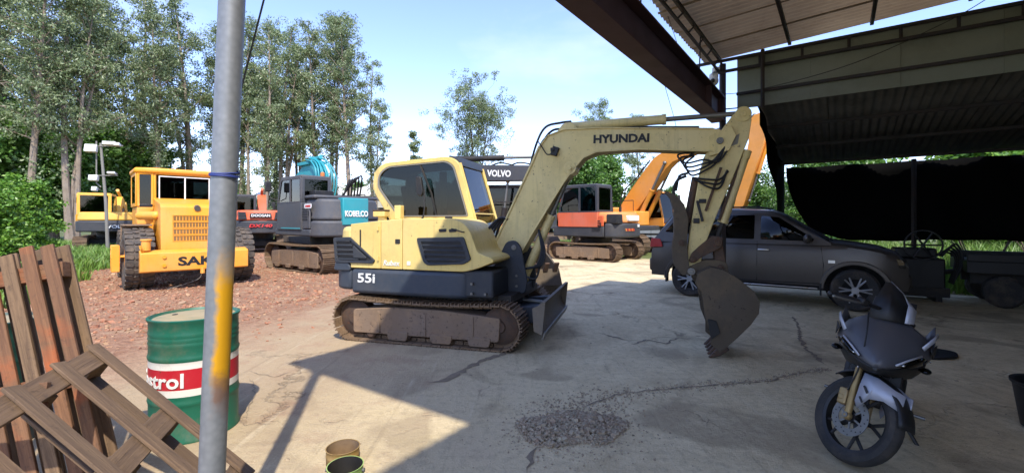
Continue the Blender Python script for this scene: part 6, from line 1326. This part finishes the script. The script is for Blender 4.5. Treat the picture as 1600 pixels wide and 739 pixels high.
ORD = ['first', 'second', 'third', 'fourth', 'fifth', 'sixth', 'seventh', 'eighth', 'ninth', 'tenth', 'eleventh', 'twelfth', 'thirteenth', 'fourteenth', 'fifteenth', 'sixteenth', 'seventeenth', 'eighteenth', 'nineteenth', 'twentieth']
rnd = random.Random(21)
tall = [(-70, 30, 1.05, 1, 0), (12, 33, 1.05, 0, 0), (45, 29, .98, 1, 0), (78, 37, 1.1, 2, 0), (112, 31, 1.0, 3, 0), (150, 40, 1.2, 0, 0), (215, 42, 1.16, 2, 0), (252, 39, .98, 0, 0), (292, 44, 1.16, 3, 0), (382, 45, 1.08, 2, 0), (410, 41, .98, 0, 1), (445, 46, 1.08, 3, 0), (487, 44, 1.02, 1, 1), (522, 46, 1.13, 0, 0), (548, 43, 1.04, 1, 0), (585, 47, .90, 0, 1), (425, 50, 1.15, 2, 0), (470, 51, 1.1, 3, 0), (340, 47, 1.1, 0, 0)]
tall.sort(key=lambda t: t[0])
for k, (px, d, sc, mi, kd) in enumerate(tall):
    plant_tree('eucalyptus_tree', f'tall slender tree behind the machines, {ORD[k]} of the row from the left', (E2 if kd else E1)[mi % (2 if kd else 4)], at_px(px, d), sc, rnd.uniform(0, 6.28), M['leaf_euc'], M['bark'], 'tall trees behind the yard')
# single trees right of the row
CT = tree_mesh(51, 17, 6.2, .45, 50, 6, 60, .66, .26, .09, .2, 0, 1.0, .5, 0, 4)
plant_tree('spreading_tree', 'wide airy tree with bare lower stems above the beige cab', CT, at_px(742, 52), 1.0, .6, M['leaf_euc'], M['barkdk'])
ST_ = tree_mesh(52, 11, .9, .4, 16, 3, 40, .4, .3, .13, .12, 0, 1.1, .5, 6)
plant_tree('small_tree', 'small narrow tree standing alone left of the airy tree', ST_, at_px(645, 48), 1.0, 0, M['leaf_euc'], M['barkdk'])
RT = tree_mesh(53, 18, 4.2, .4, 36, 5, 60, .62, .26, .10, .2, 0, .9, .5, 0, 2)
plant_tree('round_tree', 'tall tree rising behind the lettered beige boom', RT, at_px(938, 62), 1.0, 0, M['leaf_euc'], M['barkdk'])
plant_tree('round_tree', 'tall tree peeking above the level beige boom, right of the other', RT, at_px(1000, 66), .92, 2, M['leaf_euc'], M['barkdk'])
# bushy broadleaf trees
B1 = [tree_mesh(61+k, 6, 2.7, .12, 40, 5, 70, .62, .26, .15, .14, 0, .45, .2, 0, 2, lambda t: (1-t*.75)**.7) for k in range(2)]
B2 = [tree_mesh(71+k, 9, 3.2, .15, 44, 5, 62, .75, .34, .19, .18, 0, .5, .2, 0, 2, lambda t: (1-t*.7)**.7) for k in range(2)]
B3 = tree_mesh(81, 6, 2.7, .12, 40, 5, 70, .62, .22, .10, .14, 0, .45, .35, 0, 2, lambda t: (1-t*.75)**.7)
for k, (px, d, sc) in enumerate([(905, 34, .74), (945, 38, .80), (1000, 36, .50), (1050, 40, .48), (872, 44, .7)]):
    plant_tree('broadleaf_tree', f'bushy green tree behind the small orange excavator, {ORD[k]} planted', B2[k % 2], at_px(px, d), sc, k*1.7, M['leaf_mid'], M['barkdk'], 'bushy trees behind the small orange excavator')
FT = B3
for k, (x, y, sc) in enumerate([(9.3, 15.4, .42), (10.7, 15.4, .68), (10.4, 19.6, .66), (13.0, 18.0, .85)]):
    plant_tree('feathery_tree', ['low feathery green tree beside the shed, behind the car roof', 'feathery green tree against the black tarpaulin edge', 'taller feathery tree behind the amber arm', 'feathery tree hidden behind the lean-to roof'][k], FT, (x, y, 0), sc, k*2.1, M['leaf_mid'], M['barkdk'])
for k, (x, y, sc) in enumerate([(15.5, 14.5, .80), (18, 11.8, .9), (13.0, 18.2, .9), (20.5, 8.2, .9), (18.0, 16.5, 1.0)]):
    plant_tree('roadside_shrub', f'sunlit shrub seen under the black tarpaulin, {ORD[k]} of five', B1[k % 2], (x, y, 0), sc, k, M['leaf_bright'], M['barkdk'], 'shrubs beyond the tarpaulin', 'shrub')
# bright shrub at the left edge and dark undergrowth behind
for k, (px, d, sc) in enumerate([(-12, 11.5, .40), (14, 13.5, .44), (-85, 12.5, .55), (38, 17.5, .38)]):
    plant_tree('leafy_shrub', ['bright green shrub at the left edge above the pallet', 'bright green shrub behind the one at the left edge', 'tallest bright shrub half outside the left edge', 'small bright shrub beside the grass verge'][k], B1[k % 2], at_px(px, d), sc, k*1.3, M['leaf_bright'], M['barkdk'], None, 'shrub')
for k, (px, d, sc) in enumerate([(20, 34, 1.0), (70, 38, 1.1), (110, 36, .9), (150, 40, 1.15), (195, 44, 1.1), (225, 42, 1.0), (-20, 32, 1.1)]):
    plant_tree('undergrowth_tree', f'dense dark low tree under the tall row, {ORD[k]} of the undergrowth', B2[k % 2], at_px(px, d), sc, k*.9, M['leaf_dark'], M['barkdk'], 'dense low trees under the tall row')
for k in range(16):
    px = 330+k*46; d = 68+5*math.sin(k*2.1)
    plant_tree('treeline_tree', f'far green tree along the horizon, {ORD[k]} from the left', B2[k % 2], at_px(px, d), .62+.14*math.sin(k*1.7), k*1.1, M['leaf_mid'], M['barkdk'], 'far treeline', xs_=1.5)
# grass verge left and bank on the right (nobody could count it)
def grass_patch(name, pts, hmin, hmax, seed):
    r = random.Random(seed); v, f = [], []
    for x, y in pts:
        for q in range(5):
            h = r.uniform(hmin, hmax); a = r.uniform(0, 6.28); w = .012+.01*r.random(); bx_, by = x+r.gauss(0, .06), y+r.gauss(0, .06); lx, ly = r.gauss(0, .35)*h, r.gauss(0, .35)*h; k = len(v); z = gh(bx_, by)
            c, sn = math.cos(a)*w, math.sin(a)*w
            v += [(bx_-c, by-sn, z), (bx_+c, by+sn, z), (bx_+lx*.4+c*.8, by+ly*.4+sn*.8, z+h*.6), (bx_+lx*.4-c*.8, by+ly*.4-sn*.8, z+h*.6), (bx_+lx, by+ly, z+h)]; f += [(k, k+1, k+2, k+3), (k+3, k+2, k+4)]
    me = bpy.data.meshes.new(name); me.from_pydata(v, [], f); me.update(); return kind(obj(name, me, M['grass']), 'stuff')
r = random.Random(8); pts = []
while len(pts) < 7000:
    d = 8+22*r.random()**1.3; x = -d*r.uniform(.66, 1.3)
    if -x-4.6-.62*d+1.6*mnoise.noise((x*.4, d*.4, 2)) > 0: pts.append((x, d))
grass_patch('grass_verge', pts, .12, .5, 2)
pts = []
while len(pts) < 5000:
    t = r.uniform(1, 14); e = r.uniform(4.5, 12); p = C0+U*e+W*t
    pts.append((p.x, p.y))
grass_patch('grass_bank', pts, .3, 1.1, 3)
pts = [(r.uniform(2.5, 9), r.uniform(25, 30)) for _ in range(900)]
grass_patch('yard_weeds', pts, .15, .5, 4)
# bare stems against the light under the tarpaulin
for k, (j, e) in enumerate([(4.6, -4.9), (5.6, -5.1), (7.0, -5.0)]):
    b = sp_(e, j, 0); t = thing('bare_bush', f'bare twiggy bush seen under the tarpaulin, {ORD[k]} from the left', 'bush', b, k, 'bare bushes under the tarpaulin'); rr = random.Random(k)
    for q in range(7):
        a = rr.uniform(0, 6.28); mb = MB(); mb.tube([(0, 0, 0), (.25*math.cos(a), .25*math.sin(a), .7), (.6*math.cos(a), .6*math.sin(a), rr.uniform(1.2, 1.9))], [.025, .018, .006], 5); mb.build('stem', M['barkdk'], t)
# ================================================================== far structures
M['fence'] = paint('grey_sheet_fence', s(112, 116, 118), .6, .3, s(86, 82, 76), 1.2)
fe = thing('sheet_fence', 'grey metal sheet fence behind the amber excavator and the car', 'fence', (8.0, 29.5, 0), R(-8))
for k in range(9):
    mb = MB(); mb.bb((k*1.12, -.02, .05), (k*1.12+1.1, .02, 2.25)); mb.build('sheet', M['fence'], fe, .004, 1)
    mb = MB(); mb.bb((k*1.12-.03, .03, 0), (k*1.12+.03, .09, 2.3)); mb.build('post', M['frame'], fe)
for z in (1.5, 1.1): mb = MB(); mb.bb((0, -.05, z), (10, -.021, z+.05)); mb.build('rail', M['trim'], fe)
M['roofw'] = paint('pale_roof', s(206, 204, 198), .6, .2); M['wallc'] = paint('pale_wall', s(180, 174, 160), .8, .3)
sh = thing('storage_hall', 'long pale hall with a low roof far behind the grey and teal excavator', 'building', (-24, 64, 0), R(5))
mb = MB(); mb.bb((-10, -3, 0), (12, 4, 5.0)); mb.build('wall', M['wallc'], sh)
mb = MB(); mb.prism([(-3.5, 4.95), (.5, 6.6), (4.5, 4.95), (4.5, 5.1), (.5, 6.75), (-3.5, 5.1)], -10.5, 12.5, 'x'); mb.build('roof', M['roofw'], sh)
for k in range(6): mb = MB(); mb.bb((-9+3.5*k, -3.06, 1.5), (-7+3.5*k, -2.98, 3.4)); mb.build('window', M['dkglass'], sh)
mb = MB(); mb.bb((-2, -3.08, 0), (.9, -2.97, 4)); mb.build('door', M['kgrey'], sh)
